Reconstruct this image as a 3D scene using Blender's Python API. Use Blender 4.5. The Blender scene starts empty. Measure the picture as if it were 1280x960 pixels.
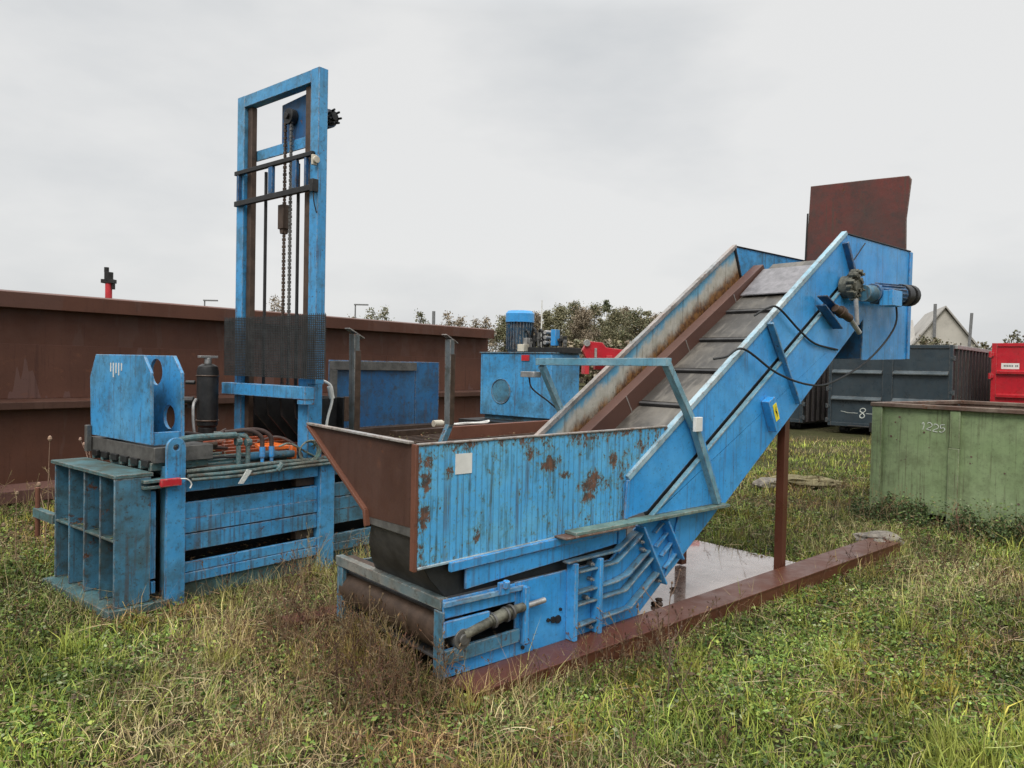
import bpy, bmesh, math, random
import numpy as np
from mathutils import Vector, Matrix
random.seed(7); RNG=np.random.default_rng(11)
R=math.radians
S=bpy.context.scene
COL=S.collection

# ------------------------------------------------------------------ materials
class NT:
    def __init__(s,name):
        s.m=bpy.data.materials.new(name); s.m.use_nodes=True
        s.t=s.m.node_tree; s.b=s.t.nodes['Principled BSDF']; s.L=s.t.links
        tc=s.t.nodes.new('ShaderNodeTexCoord'); s.obj=tc.outputs['Object']
    def n(s,typ,**k):
        x=s.t.nodes.new(typ)
        for a,b in k.items(): setattr(x,a,b)
        return x
    def put(s,sock,v):
        if isinstance(v,bpy.types.NodeSocket): s.L.new(v,sock)
        else:
            if isinstance(v,(tuple,list)) and len(v)==3 and len(sock.default_value)==4: v=(*v,1)
            sock.default_value=v
    def noise(s,scale,detail=4,rough=.6,vec=None,dist=0,scl=(1,1,1),off=(0,0,0)):
        mp=s.n('ShaderNodeMapping'); s.L.new(vec or s.obj,mp.inputs[0]); mp.inputs['Scale'].default_value=scl; mp.inputs['Location'].default_value=off
        x=s.n('ShaderNodeTexNoise'); s.L.new(mp.outputs[0],x.inputs['Vector'])
        x.inputs['Scale'].default_value=scale; x.inputs['Detail'].default_value=detail; x.inputs['Roughness'].default_value=rough; x.inputs['Distortion'].default_value=dist
        return x.outputs['Fac']
    def ramp(s,v,a,b,lo=0.,hi=1.):
        x=s.n('ShaderNodeMapRange'); x.interpolation_type='SMOOTHSTEP'; s.put(x.inputs[0],v)
        for i,q in zip((1,2,3,4),(a,b,lo,hi)): x.inputs[i].default_value=q
        return x.outputs[0]
    def math(s,op,a,b=0.,c=None):
        x=s.n('ShaderNodeMath',operation=op); s.put(x.inputs[0],a); s.put(x.inputs[1],b)
        if c is not None: s.put(x.inputs[2],c)
        return x.outputs[0]
    def mix(s,f,a,b,mode='MIX'):
        x=s.n('ShaderNodeMix',data_type='RGBA',blend_type=mode); s.put(x.inputs[0],f); s.put(x.inputs[6],a); s.put(x.inputs[7],b)
        return x.outputs[2]
    def xyz(s):
        x=s.n('ShaderNodeSeparateXYZ'); s.L.new(s.obj,x.inputs[0]); return x.outputs
    def fin(s,col,rough=.5,metal=0.,bump=None,bd=.01,bs=.5,spec=.5):
        s.put(s.b.inputs['Base Color'],col); s.put(s.b.inputs['Roughness'],rough); s.put(s.b.inputs['Metallic'],metal)
        s.put(s.b.inputs['Specular IOR Level'],spec)
        if bump is not None:
            x=s.n('ShaderNodeBump'); x.inputs['Strength'].default_value=bs; x.inputs['Distance'].default_value=bd
            s.L.new(bump,x.inputs['Height']); s.L.new(x.outputs[0],s.b.inputs['Normal'])
        return s.m

RUST=(.17,.060,.022); RUSTD=(.050,.026,.014)
def paint(name,base,fade=None,rust=.5,streak=.4,grime=.4,rough=.42,gcol=(.045,.05,.035),spots=(),edge=True,groove=0,bulge=.004):
    """weathered paint: faded patches, chips, vertical run marks, rust, edge wear"""
    N=NT(name); fade=fade or tuple(min(1,c*1.25+.03) for c in base)
    c=N.mix(N.ramp(N.noise(1.7,5,.65),.35,.7),base,fade)
    c=N.mix(N.ramp(N.noise(9,6,.7,off=(3,1,2)),.45,.75,0,.45),c,tuple(x*.72 for x in base))
    # dirt film
    c=N.mix(N.ramp(N.noise(3.3,9,.74,off=(9,2,5)),.50-.1*grime,.66,0,min(.9,.85*grime)),c,gcol)
    c=N.mix(N.ramp(N.noise(16,8,.75,off=(2,6,5)),.53,.66,0,min(.8,.8*grime)),c,tuple(.6*x+.02 for x in gcol))
    # run marks
    st=N.noise(1,5,.6,scl=(38,38,1.3),off=(0,4,1)); st2=N.noise(2.2,3,.5,off=(2,2,8))
    sm=N.math('MULTIPLY',N.ramp(st,.53,.64),N.ramp(st2,.38,.58))
    c=N.mix(N.math('MULTIPLY',sm,streak*.75),c,(.075,.05,.035))
    # fine scratches / specks
    sp=N.noise(46,4,.7); c=N.mix(N.ramp(sp,.62,.66,0,.75*min(1,rust+.25)),c,RUSTD)
    # rust patches
    rn=N.noise(6,10,.78,off=(1,7,3)); lim=.715-.13*rust
    rm=N.ramp(rn,lim,lim+.03)
    if spots:
        xs=N.xyz(); reg=None
        for (sx,sz,sr,sq) in spots:
            dx=N.math('MULTIPLY',N.math('SUBTRACT',xs[0],sx),1./sr); dz=N.math('MULTIPLY',N.math('SUBTRACT',xs[2],sz),sq/sr)
            d=N.math('SQRT',N.math('ADD',N.math('MULTIPLY',dx,dx),N.math('MULTIPLY',dz,dz)))
            k=N.ramp(d,1.9,.15); reg=k if reg is None else N.math('MAXIMUM',reg,k)
        # rims of the sheet chip as well
        ez=N.ramp(N.math('SUBTRACT',1.292,xs[2]),.10,.0,0,.55); el=N.ramp(N.math('ADD',xs[0],.165),.07,.0,0,.6); er=N.ramp(N.math('SUBTRACT',xs[0],1.15),.0,.5,0,.42)
        reg=N.math('MAXIMUM',reg,N.math('MAXIMUM',ez,N.math('MAXIMUM',el,er)))
        fl=N.noise(34,9,.80,scl=(1,1,.66),off=(3,3,3)); big=N.noise(6,5,.65,off=(8,1,1))
        q=N.math('ADD',fl,N.math('ADD',N.math('MULTIPLY',reg,.20),N.math('MULTIPLY',N.math('SUBTRACT',big,.5),.36)))
        halo=N.ramp(q,.52,.62); c=N.mix(N.math('MULTIPLY',halo,.62),c,(.12,.24,.19))
        rm=N.math('MAXIMUM',rm,N.ramp(q,.615,.645))
        # drips under the chips: same field sampled a little higher, stretched
        fd=N.noise(44,3,.6,scl=(1,1,.045),off=(3,3,3.4)); c=N.mix(N.math('MULTIPLY',N.ramp(fd,.55,.61),N.ramp(big,.42,.58,0,.55)),c,(.04,.085,.08))
    if edge:
        bv=N.n('ShaderNodeBevel',samples=4); bv.inputs['Radius'].default_value=.014
        g=N.n('ShaderNodeNewGeometry'); dt=N.n('ShaderNodeVectorMath',operation='DOT_PRODUCT')
        N.L.new(bv.outputs[0],dt.inputs[0]); N.L.new(g.outputs['Normal'],dt.inputs[1])
        e=N.ramp(dt.outputs['Value'],.99,.93); en=N.ramp(N.noise(24,6,.75,off=(5,5,5)),.44,.53)
        em=N.math('MULTIPLY',e,en)
        c=N.mix(N.math('MULTIPLY',em,.75),c,(.30,.27,.23))
        em2=N.math('MULTIPLY',e,N.ramp(N.noise(13,5,.7,off=(1,9,2)),.5,.6))
        rm=N.math('MAXIMUM',rm,N.math('MULTIPLY',em2,min(1,.4+rust)))
    rc=N.mix(N.ramp(N.noise(25,5,.7),.35,.65),RUSTD,RUST)
    c=N.mix(N.math('MULTIPLY',rm,.92),c,rc)
    h=N.math('ADD',N.math('MULTIPLY',N.noise(3.2,3,.5),2.6),N.math('ADD',N.math('MULTIPLY',N.noise(9,4,.6),.6),N.math('MULTIPLY',rm,-.45)))
    h=N.math('ADD',h,N.math('MULTIPLY',N.noise(90,2,.5),.06))
    if groove:
        xs=N.xyz(); w=N.math('PINGPONG',xs[0],groove); h=N.math('ADD',h,N.ramp(w,0,.008,-.9,0))
        c=N.mix(N.ramp(w,.006,.0,0,.35),c,(.06,.08,.08))
    ro=N.math('ADD',N.math('MULTIPLY',rm,.35),N.ramp(N.noise(5,4,.6),.3,.7,rough-.08,rough+.12))
    return N.fin(c,ro,0,h,bulge,.55,.4)

def primer(name,base,light,streaks=True,rough=.6,lm=(.5,.56)):
    N=NT(name)
    c=N.mix(N.ramp(N.noise(1.1,5,.6),.35,.7),base,tuple(x*1.35 for x in base))
    if streaks:
        xs=N.noise(1,4,.55,scl=(2.6,2.6,.55),off=(4,1,0),dist=.4)
        c=N.mix(N.ramp(xs,lm[0],lm[1],0,.5),c,light)
        s2=N.noise(1,5,.6,scl=(30,30,1.2)); c=N.mix(N.ramp(s2,.56,.72,0,.35),c,tuple(x*.55 for x in base))
    c=N.mix(N.ramp(N.noise(30,5,.7),.6,.7,0,.5),c,tuple(x*.45 for x in base))
    c=N.mix(N.ramp(N.noise(8,8,.75,off=(3,3,1)),.58,.72,0,.5),c,(.17,.065,.03))
    return N.fin(c,N.ramp(N.noise(6,4),.3,.7,rough-.12,rough+.12),0,N.noise(18,6,.7),.004,.4,.35)

def flat(name,col,rough=.6,metal=0,var=.35,sc=12,bd=.003,spec=.4):
    N=NT(name)
    c=N.mix(N.ramp(N.noise(sc,6,.7),.3,.7),tuple(x*(1-var) for x in col),tuple(min(1,x*(1+var*.6)) for x in col))
    c=N.mix(N.ramp(N.noise(sc*.3,6,.75,off=(5,2,2)),.55,.75,0,.5),c,tuple(x*.45 for x in col))
    return N.fin(c,rough,metal,N.noise(sc*4,4,.6),bd,.4,spec)

BLUE=(.048,.29,.59); M={}
M['blue']=paint('weathered_blue_paint',BLUE,(.10,.34,.58),.68,.75,.72,gcol=(.05,.085,.08))
M['blue_clean']=paint('sound_blue_paint',(.036,.29,.66),(.07,.35,.70),.40,.50,.36,rough=.34,gcol=(.035,.11,.16))
M['blue_panel']=paint('streaked_blue_sheet',(.075,.37,.70),(.13,.44,.68),.30,.8,.15,groove=.021,gcol=(.10,.20,.19),
   spots=[(1.13,.985,.10,1.5),(1.09,.90,.05,1.4),(.77,1.13,.07,1.8),(.60,1.20,.06,1.5),(.90,1.05,.05,2),(.545,1.25,.035,1),(-.12,1.10,.03,.5),(-.13,.92,.03,.4),(1.33,1.12,.04,.8),(.03,1.13,.03,1),(.22,.77,.02,.5),(-.1,1.19,.03,1.)])
M['blue_dull']=paint('grimy_blue_paint',(.050,.19,.31),(.10,.25,.34),.85,.8,1.25,rough=.5,gcol=(.05,.07,.065))
M['blue_deep']=paint('deep_and_shaded_blue_paint',(.018,.105,.26),(.03,.14,.30),.6,.6,.9,rough=.45,gcol=(.035,.045,.05))
M['post']=paint('scraped_grey_blue_post',(.10,.125,.14),(.16,.17,.17),.85,.6,.8)
M['teal_deck']=paint('mossy_teal_paint',(.055,.13,.14),(.09,.19,.21),.55,.2,1.1,gcol=(.05,.055,.035),rough=.6)
M['weath_green']=paint('lichen_blue_green_ledge',(.12,.22,.20),(.22,.28,.22),.5,.1,.8,rough=.7)
M['edge_light']=paint('bleached_edge_paint',(.24,.42,.52),(.42,.48,.49),.5,.1,.5,rough=.5)
M['pink_edge']=paint('bleached_rusty_edge',(.31,.25,.215),(.30,.32,.33),.7,.1,.7,rough=.55)
M['end_rail_mat']=paint('bare_weathered_rail',(.10,.17,.19),(.20,.19,.165),.75,.2,.9,rough=.7)
M['channel']=paint('greasy_blue_channel',(.04,.19,.34),(.16,.30,.38),.5,.2,1.0,gcol=(.06,.075,.07))
M['chipped']=paint('chipped_blue_strip',(.04,.24,.5),(.3,.42,.46),.95,.2,.5)
M['primer']=primer('red_brown_primer',(.085,.033,.020),(.11,.056,.043),lm=(.54,.56))
def wallmat():
    N=NT('trough_primer_with_dry_patches'); x=N.xyz()
    base=N.mix(N.ramp(N.noise(1.1,5,.6),.35,.7),(.086,.033,.020),(.118,.047,.029))
    # pale dry patches rising like peaks from the ledge
    pk=N.noise(1,4,.55,scl=(1.55,.0,.0),off=(3.2,0,0)); top_=N.ramp(pk,.44,.66,1.05,1.85)
    hi=N.math('ADD',top_,N.math('MULTIPLY',N.math('SUBTRACT',N.noise(7,4,.6),.5),.18))
    m1=N.ramp(N.math('SUBTRACT',hi,x[2]),-.006,.012)
    base=N.mix(N.math('MULTIPLY',m1,.75),base,(.125,.066,.055))
    s2=N.noise(1,5,.6,scl=(22,22,1.0)); base=N.mix(N.ramp(s2,.54,.68,0,.45),base,(.045,.016,.012))
    base=N.mix(N.ramp(N.noise(5,9,.78,off=(3,3,1)),.56,.66,0,.5),base,(.16,.062,.032))
    base=N.mix(N.ramp(N.noise(40,5,.7),.6,.68,0,.5),base,(.04,.015,.01))
    return N.fin(base,.6,0,N.noise(12,6,.7),.006,.4,.35)
M['wall']=wallmat()
M['primer2']=primer('rusty_hopper_primer',(.058,.026,.017),(.085,.042,.030))
M['rust_edge']=primer('rust_brown_edge',(.125,.050,.030),(.2,.08,.05),False)
M['bar']=primer('brown_skirt_bar',(.088,.042,.030),(.13,.07,.055),False,.45)
M['flap']=paint('worn_red_brown_plate',(.14,.034,.026),(.085,.042,.034),.6,.9,.9,gcol=(.05,.035,.03),rough=.5)
M['steel_dark']=flat('dark_oily_steel',(.028,.027,.026),.45,.3)
M['steel_mid']=flat('weathered_grey_steel',(.14,.135,.125),.5,.4)
M['steel_brown']=flat('brown_tarnished_steel',(.085,.055,.038),.5,.3)
M['steel_light']=flat('galvanised_steel',(.42,.41,.39),.4,.6)
M['rubber']=flat('black_rubber',(.018,.018,.018),.55,0)
M['rubber_sheet']=flat('dusty_rubber_sheet',(.055,.052,.05),.6,0,.5,4)
M['hose']=flat('brown_hose',(.06,.038,.032),.6)
M['white']=flat('dirty_white_plastic',(.68,.67,.63),.5,0,.12,5)
M['cream']=flat('cream_plastic',(.55,.50,.40),.5,0,.2)
M['orange']=paint('orange_rusty_paint',(.38,.065,.014),(.22,.04,.015),.75,.2,.7,rough=.5)
M['orange_b']=paint('bright_orange_paint',(.85,.16,.015),(.8,.13,.012),.3,.1,.15,rough=.45)
M['red']=paint('bright_red_paint',(.44,.006,.018),(.50,.02,.03),.2,.25,.25,rough=.3)
M['red_worn']=paint('worn_red_paint',(.50,.02,.03),(.6,.05,.06),.3,.2,.3,rough=.4)
M['navy']=paint('dark_slate_paint',(.026,.040,.050),(.038,.054,.064),.25,.2,.3,gcol=(.05,.05,.045),rough=.32)
M['navy_side']=paint('brown_black_ribbed_side',(.02,.017,.019),(.03,.025,.027),.4,.3,.5,rough=.5)
M['navy_rail']=paint('dusty_skylit_slate_rail',(.05,.068,.078),(.10,.12,.13),.3,.1,.3,gcol=(.12,.12,.11),rough=.35)  # worn slate, lightened to paint in sky light on the rail tops
M['green']=paint('faded_green_paint',(.235,.315,.155),(.295,.37,.20),.50,.6,.55,rough=.5,gcol=(.09,.10,.05))
M['rust_rim']=paint('flaking_rusty_rim',(.10,.045,.03),(.22,.17,.13),.9,.2,.5,rough=.7)
M['yellow']=flat('yellow_sticker',(.75,.62,.03),.5,0,.1)
M['chalk']=flat('white_chalk',(.62,.64,.60),.8,0,.3,60)
def chalkmat():
    N=NT('worn_chalk'); N.put(N.b.inputs['Alpha'],N.ramp(N.noise(38,4,.7),.34,.46,.5,1.)); return N.fin((.60,.63,.57),.9)
M['chalk_worn']=chalkmat()
M['black']=flat('black_print',(.02,.02,.02),.6)
M['stone']=flat('grey_stone',(.21,.185,.155),.9,0,.5,9,.02)
M['wood']=flat('bleached_wood',(.20,.17,.09),.9,0,.4,9,.01)
M['house_wall']=flat('cream_render_wall',(.50,.47,.41),.8,0,.08,1)
M['house_roof']=flat('grey_sheet_roof',(.33,.31,.28),.7,0,.15,1)
M['pole']=flat('grey_pole',(.18,.18,.18),.6)

def beltmat():
    N=NT('grey_dusty_belt')
    c=N.mix(N.ramp(N.noise(1.6,6,.7),.38,.66),(.042,.037,.031),(.135,.12,.098))
    c=N.mix(N.ramp(N.noise(1,5,.6,scl=(3,14,3)),.5,.7,0,.5),c,(.19,.17,.14))
    return N.fin(c,N.ramp(N.noise(4,4),.3,.7,.35,.65),0,N.noise(14,5,.6),.004,.4)
M['belt']=beltmat(); M['apron']=flat('scuffed_grey_sheet',(.18,.17,.175),.35,.2)
def innermat():
    N=NT('scoured_inner_wall'); x=N.xyz()
    # distance below the top edge of the incline
    d=N.math('SUBTRACT',N.math('ADD',N.math('MULTIPLY',x[0],.672),-.007),x[2])
    n=N.noise(3.2,8,.75,scl=(1,1,.6)); dd=N.math('ADD',d,N.math('MULTIPLY',N.math('SUBTRACT',n,.5),.42))
    c=N.mix(N.ramp(N.noise(5,5,.7),.35,.65),(.10,.31,.46),(.16,.38,.50))
    c=N.mix(N.ramp(dd,.05,.14),c,N.mix(N.ramp(N.noise(8,6,.7),.35,.65),(.38,.36,.29),(.50,.47,.40)))
    n2=N.noise(4,8,.8,scl=(1,1,.35),off=(4,4,4)); d2=N.math('ADD',d,N.math('MULTIPLY',N.math('SUBTRACT',n2,.5),.40))
    c=N.mix(N.ramp(d2,.17,.30),c,N.mix(N.ramp(N.noise(20,5,.7),.4,.6),(.25,.12,.04),(.09,.035,.015)))
    c=N.mix(N.ramp(N.noise(40,4,.6),.66,.72,0,.8),c,RUSTD)
    c=N.mix(N.math('MULTIPLY',N.ramp(N.noise(1,5,.6,scl=(34,34,1.5)),.56,.66),.5),c,(.08,.07,.05))
    return N.fin(c,.6,0,N.noise(20,5,.7),.003,.4)
M['inner']=innermat()
M['gear']=flat('greasy_gear_casting',(.13,.125,.095),.55,.2,.7,16,.006)
M['arch']=paint('bleached_blue_arch_paint',(.09,.27,.38),(.26,.42,.48),.5,.4,.5,gcol=(.08,.12,.11))
M['mesh_steel']=flat('grey_mesh_steel',(.055,.058,.058),.55,.2)
M['motor_oily']=paint('oily_blue_motor',(.02,.09,.17),(.03,.12,.2),.3,.6,1.3,gcol=(.015,.018,.018))
def wetplate():
    N=NT('wet_brown_steel_plate')
    c=N.mix(N.ramp(N.noise(3,6,.7),.35,.7),(.22,.145,.115),(.38,.29,.25))
    c=N.mix(N.ramp(N.noise(90,3,.6),.62,.7,0,.6),c,(.04,.02,.015))
    N.b.inputs['Coat Weight'].default_value=1; N.b.inputs['Coat Roughness'].default_value=.03; N.b.inputs['Coat IOR'].default_value=1.6
    return N.fin(c,N.ramp(N.noise(5,6,.7),.35,.65,.12,.35),.25,N.noise(40,5,.7),.002,.2,.9)
M['wet']=wetplate()
M['beam']=primer('wet_beam_primer',(.088,.032,.019),(.13,.062,.042),False,.38)

def attrmat(name,rough=.7,trans=0.0,jit=.25,scale=900):
    N=NT(name); a=N.n('ShaderNodeAttribute'); a.attribute_name='Col'
    c=a.outputs['Color']
    return N.fin(c,rough,spec=.25)
M['blade']=attrmat('grass_blade_mix'); M['leafy']=attrmat('leaf_mix',.6); M['drystem']=attrmat('dry_stem_mix',.85)
def groundmat():
    N=NT('grassy_soil')
    c=N.mix(N.ramp(N.noise(.55,6,.65),.36,.64),(.052,.055,.020),(.095,.08,.04))
    c=N.mix(N.ramp(N.noise(3.4,8,.75),.45,.65),c,(.050,.065,.018))
    c=N.mix(N.ramp(N.noise(30,6,.75),.40,.60,0,.8),c,(.035,.028,.016))
    c=N.mix(N.ramp(N.noise(12,8,.8,off=(4,4,1)),.56,.68,0,.6),c,(.17,.14,.075))
    return N.fin(c,.95,0,N.noise(25,8,.75),.05,.8,.1)
M['ground']=groundmat()

# ------------------------------------------------------------------ mesh builder
class MB:
    def __init__(s): s.v=[]; s.f=[]
    def add(s,vs,fs):
        o=len(s.v); s.v+= [tuple(v) for v in vs]; s.f+= [tuple(i+o for i in f) for f in fs]; return s
    def box(s,x0,x1,y0,y1,z0,z1):
        return s.add([(x,y,z) for z in(z0,z1) for y in(y0,y1) for x in(x0,x1)],[(0,2,3,1),(4,5,7,6),(0,1,5,4),(2,6,7,3),(0,4,6,2),(1,3,7,5)])
    def beam(s,p,q,w,h,up=(0,1,0)):
        """bar p->q; h measured along 'up' (made perpendicular), w across"""
        p,q=Vector(p),Vector(q); d=(q-p).normalized(); u=Vector(up); u=(u-d*u.dot(d)).normalized(); r=d.cross(u)
        vs=[e+r*a*w/2+u*b*h/2 for e in(p,q) for a,b in((-1,-1),(1,-1),(1,1),(-1,1))]
        return s.add(vs,[(3,2,1,0),(4,5,6,7),(0,1,5,4),(1,2,6,5),(2,3,7,6),(3,0,4,7)])
    def prism(s,poly,plane,a,b):
        f={'xz':lambda p,t:(p[0],t,p[1]),'yz':lambda p,t:(t,p[0],p[1]),'xy':lambda p,t:(p[0],p[1],t)}[plane]
        n=len(poly); vs=[f(p,a) for p in poly]+[f(p,b) for p in poly]
        return s.add(vs,[tuple(range(n))[::-1],tuple(range(n,2*n))]+[(i,(i+1)%n,n+(i+1)%n,n+i) for i in range(n)])
    def tube(s,pts,r,n=8,cap=True):
        P=[Vector(p) for p in pts]; k=len(P); rs=r if isinstance(r,(list,tuple)) else [r]*k; vs=[]
        ref=Vector((0,0,1)); prev=None
        for i,p in enumerate(P):
            t=(P[min(i+1,k-1)]-P[max(i-1,0)]).normalized()
            if prev is None:
                a=t.cross(ref);  a=a if a.length>.05 else t.cross(Vector((1,0,0)))
            else: a=prev-t*prev.dot(t)
            a.normalize(); prev=a; b=t.cross(a)
            vs+=[p+(a*math.cos(2*math.pi*j/n)+b*math.sin(2*math.pi*j/n))*rs[i] for j in range(n)]
        fs=[(i*n+j,i*n+(j+1)%n,(i+1)*n+(j+1)%n,(i+1)*n+j) for i in range(k-1) for j in range(n)]
        if cap: fs+=[tuple(range(n))[::-1],tuple(range((k-1)*n,k*n))]
        return s.add(vs,fs)
    def cyl(s,p,q,r,n=20): return s.tube([p,q],r,n)
    def ring(s,c,ax,R0,r,n=28,m=7,arc=1.0):
        ax=Vector(ax).normalized(); a=ax.orthogonal().normalized(); b=ax.cross(a); c=Vector(c)
        pts=[c+(a*math.cos(2*math.pi*arc*i/n)+b*math.sin(2*math.pi*arc*i/n))*R0 for i in range(n+1)]
        return s.tube(pts,r,m,cap=False)
    def disc_plate(s,outer,holes,plane,a,b):
        """plate with round holes cut by bridging: outer polygon, one or more holes handled through bmesh"""
        bm=bmesh.new(); f={'xz':lambda p,t:(p[0],t,p[1]),'yz':lambda p,t:(t,p[0],p[1]),'xy':lambda p,t:(p[0],p[1],t)}[plane]
        es=[]
        for lp in [outer]+holes:
            vs=[bm.verts.new(f(p,a)) for p in lp]; es+=[bm.edges.new((vs[i],vs[(i+1)%len(vs)])) for i in range(len(vs))]
        bmesh.ops.triangle_fill(bm,edges=es,use_beauty=True,use_dissolve=False)
        g=bmesh.ops.extrude_face_region(bm,geom=bm.faces[:]+bm.edges[:])
        d=Vector(f((0,0),b))-Vector(f((0,0),a)); bmesh.ops.translate(bm,verts=[x for x in g['geom'] if isinstance(x,bmesh.types.BMVert)],vec=d)
        bm.verts.index_update(); s.add([v.co[:] for v in bm.verts],[[v.index for v in fc.verts] for fc in bm.faces]); bm.free(); return s
    def build(s,name,mat,parent=None,bevel=.003,label=None):
        me=bpy.data.meshes.new(name); me.from_pydata(s.v,[],s.f); me.update()
        bm=bmesh.new(); bm.from_mesh(me); bmesh.ops.recalc_face_normals(bm,faces=bm.faces); bm.to_mesh(me); bm.free()
        me.polygons.foreach_set('use_smooth',[True]*len(me.polygons)); me.set_sharp_from_angle(angle=R(35))
        me.materials.append(M[mat] if isinstance(mat,str) else mat)
        o=bpy.data.objects.new(name,me); COL.objects.link(o)
        if parent: o.parent=parent
        if bevel:
            b=o.modifiers.new('bevel','BEVEL'); b.width=bevel; b.segments=2; b.limit_method='ANGLE'; b.angle_limit=R(40); b.harden_normals=False
        if label: o['label']=label
        return o
def circ(cx,cz,r,n=20,ry=None): return [(cx+r*math.cos(2*math.pi*i/n),cz+(ry or r)*math.sin(2*math.pi*i/n)) for i in range(n)]
def tag(o,label,cat,group=None,kind=None):
    o['label']=label; o['category']=cat
    if group: o['group']=group
    if kind: o['kind']=kind
    return o
def thing(name,label,cat,loc=(0,0,0),rz=0,group=None):
    o=bpy.data.objects.new(name,None); COL.objects.link(o); o.location=loc; o.rotation_euler=(0,0,rz); o.empty_display_size=.2
    return tag(o,label,cat,group)
def copy_tree(o,parent=None):
    c=o.copy(); COL.objects.link(c); c.parent=parent
    for ch in list(o.children): copy_tree(ch,c)
    return c
def arc(pts,n=14):
    """smooth curve through points (Catmull-Rom)"""
    P=[Vector(p) for p in pts]; P=[P[0]*2-P[1]]+P+[P[-1]*2-P[-2]]; out=[]
    for i in range(1,len(P)-2):
        for k in range(n):
            t=k/n; a,b,c,d=P[i-1],P[i],P[i+1],P[i+2]
            out.append(.5*((2*b)+(c-a)*t+(2*a-5*b+4*c-d)*t*t+(-a+3*b-3*c+d)*t**3))
    out.append(P[-2]); return out

# ------------------------------------------------------------------ baling press
PA=R(90-39.7); PO=Vector((-2.27,5.226,0))
press=thing('baling_press','big weathered blue hydraulic baling press with tall shear mast, left of the conveyor','baling press',PO,PA)
# gate
g=MB().box(-.30,-.285,.0,1.07,.06,.91).build('gate',"blue_dull",press)
m=MB(); m.box(-.47,-.22,-.01,1.09,.905,.93); m.build('top_plate','teal_deck',g)
for i,v in enumerate((.27,.535,.80,1.06)):
    MB().box(-.45,-.302,v-.008,v+.008,.06,.903).build('rib','blue_dull',g)
MB().box(-.47,-.235,-.008,.008,.06,.903).build('side_plate','blue_dull',g)
MB().box(-.235,-.19,.012,.030,.20,.80).box(-.22,-.19,.012,.05,.1,.18).build('hinge_strip','blue',g)
for a,b in ((.009,.262),(.279,.526),(.544,.791),(.809,1.051)):
    MB().box(-.445,-.303,a,b,.475,.49).build('shelf','teal_deck',g)
MB().beam((-.44,1.07,.485),(-.44,1.47,.485),.05,.07,(0,0,1)).build('shelf_arm','teal_deck',g)
MB().cyl((-.44,1.44,.30),(-.44,1.44,.68),.018,10).build('locking_pin','rust_edge',g)
MB().prism([(-.52,-.05),(-.10,-.05),(-.10,1.1),(-.52,1.1)],'xy',.0,.055).build('base_sill','teal_deck',g)
# hinge lugs
for z in (.865,.825):
    MB().prism([(-.30,-.06),(-.16,-.06)]+[(-.16+.045*math.cos(t),-.015+.045*math.sin(t)) for t in np.linspace(-1.4,1.4,9)]+[(-.16,.03),(-.30,.03)],'xy',z,z+.02).build('hinge_lug','teal_deck',press)
MB().box(-.20,-.06,-.085,-.045,.835,.885).build('red_marker','red_worn',press)
MB().tube(arc([(-.07,-.08,.88),(-.03,-.10,.875),(.0,-.1,.84),(-.01,-.1,.81)],5),.005,6).build('marker_wire','white',press,0)
# corner posts
pp=[(-.145,.0),(-.01,.0),(-.01,1.08)]+[(-.0775+.0675*math.cos(t),1.09+.0675*math.sin(t)) for t in np.linspace(.1,math.pi-.1,11)]+[(-.145,1.08)]
m=MB(); m.disc_plate(pp,[circ(-.0775,1.09,.022,12)],'xz',-.04,-.015); m.build('side_post','blue',press)
MB().box(-.14,-.015,-.014,.06,0,.96).build('post_core','blue_dull',press)
MB().box(1.11,1.25,-.04,.10,0,.895).build('side_post','blue',press)
MB().box(2.55,2.69,-.04,.10,0,.895).build('side_post','blue',press)
# side planks between posts
bands=[(.772,.855,-.012),(.583,.697,-.004),(.478,.580,-.007),(.357,.474,-.004),(.203,.272,-.006),(.132,.200,-.01)]
for (u0,u1) in ((0,1.105),(1.255,2.545)):
    for z0,z1,v in bands:
        j=random.uniform(-.004,.004)
        MB().box(u0,u1,v,.03,z0+j,z1+j).build('side_plank','blue' if u0==0 else 'blue_dull',press)
MB().box(0,1.105,.01,.05,.0,.128).box(1.255,4.4,.01,.05,0,.128).build('sill_beam','teal_deck',press)
for u in (.15,.55,1.3,2.3):
    pass
for za,zb in ((.70,.77),(.275,.355)): MB().box(.93,1.1,.031,.10,za,zb).build('packer_block','steel_brown',press)
MB().box(2.7,4.9,-.005,.03,.15,.86).build('rear_side_panel','blue_dull',press)
# inner walls and floor
MB().box(-.1,4.9,.16,.18,.02,.84).build('inner_wall','steel_dark',press)
MB().box(-.28,4.9,1.12,1.15,.02,.86).build('far_wall','blue_dull',press)
MB().box(.02,4.9,.19,1.11,.03,.06).build('chamber_floor','steel_dark',press)
# deck
dk=MB().box(-.02,1.2,.0,1.15,.858,.90).build('deck','teal_deck',press)
for i in range(8):
    v=.12+i*.125
    MB().box(.0,.98,v,v+.055,.902,.935+.01*(i%3)).build('deck_rail','teal_deck',dk)
for i,(a,b) in enumerate(((.1,.42),(.5,.8))):
    MB().box(a,b,.03,.10,.902,.925).build('deck_strap','steel_brown',dk)
MB().box(1.2,2.9,.0,1.12,.80,.86).box(2.9,5.1,.0,1.12,.86,.90).build('rear_deck','rust_edge',press)
m=MB()
for i in range(9): m.box(1.3,4.9,.10+i*.11,.13+i*.11,.91,.935)
m.build('rear_deck_strip','steel_brown',press)
MB().beam((2.98,.35,.99),(5.1,.30,.99),.06,.13,(0,0,1)).build('rear_rail','rust_edge',press)
MB().beam((2.7,.9,.95),(5.2,.9,.95),.1,.08,(0,0,1)).build('rear_rail','steel_brown',press)
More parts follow.
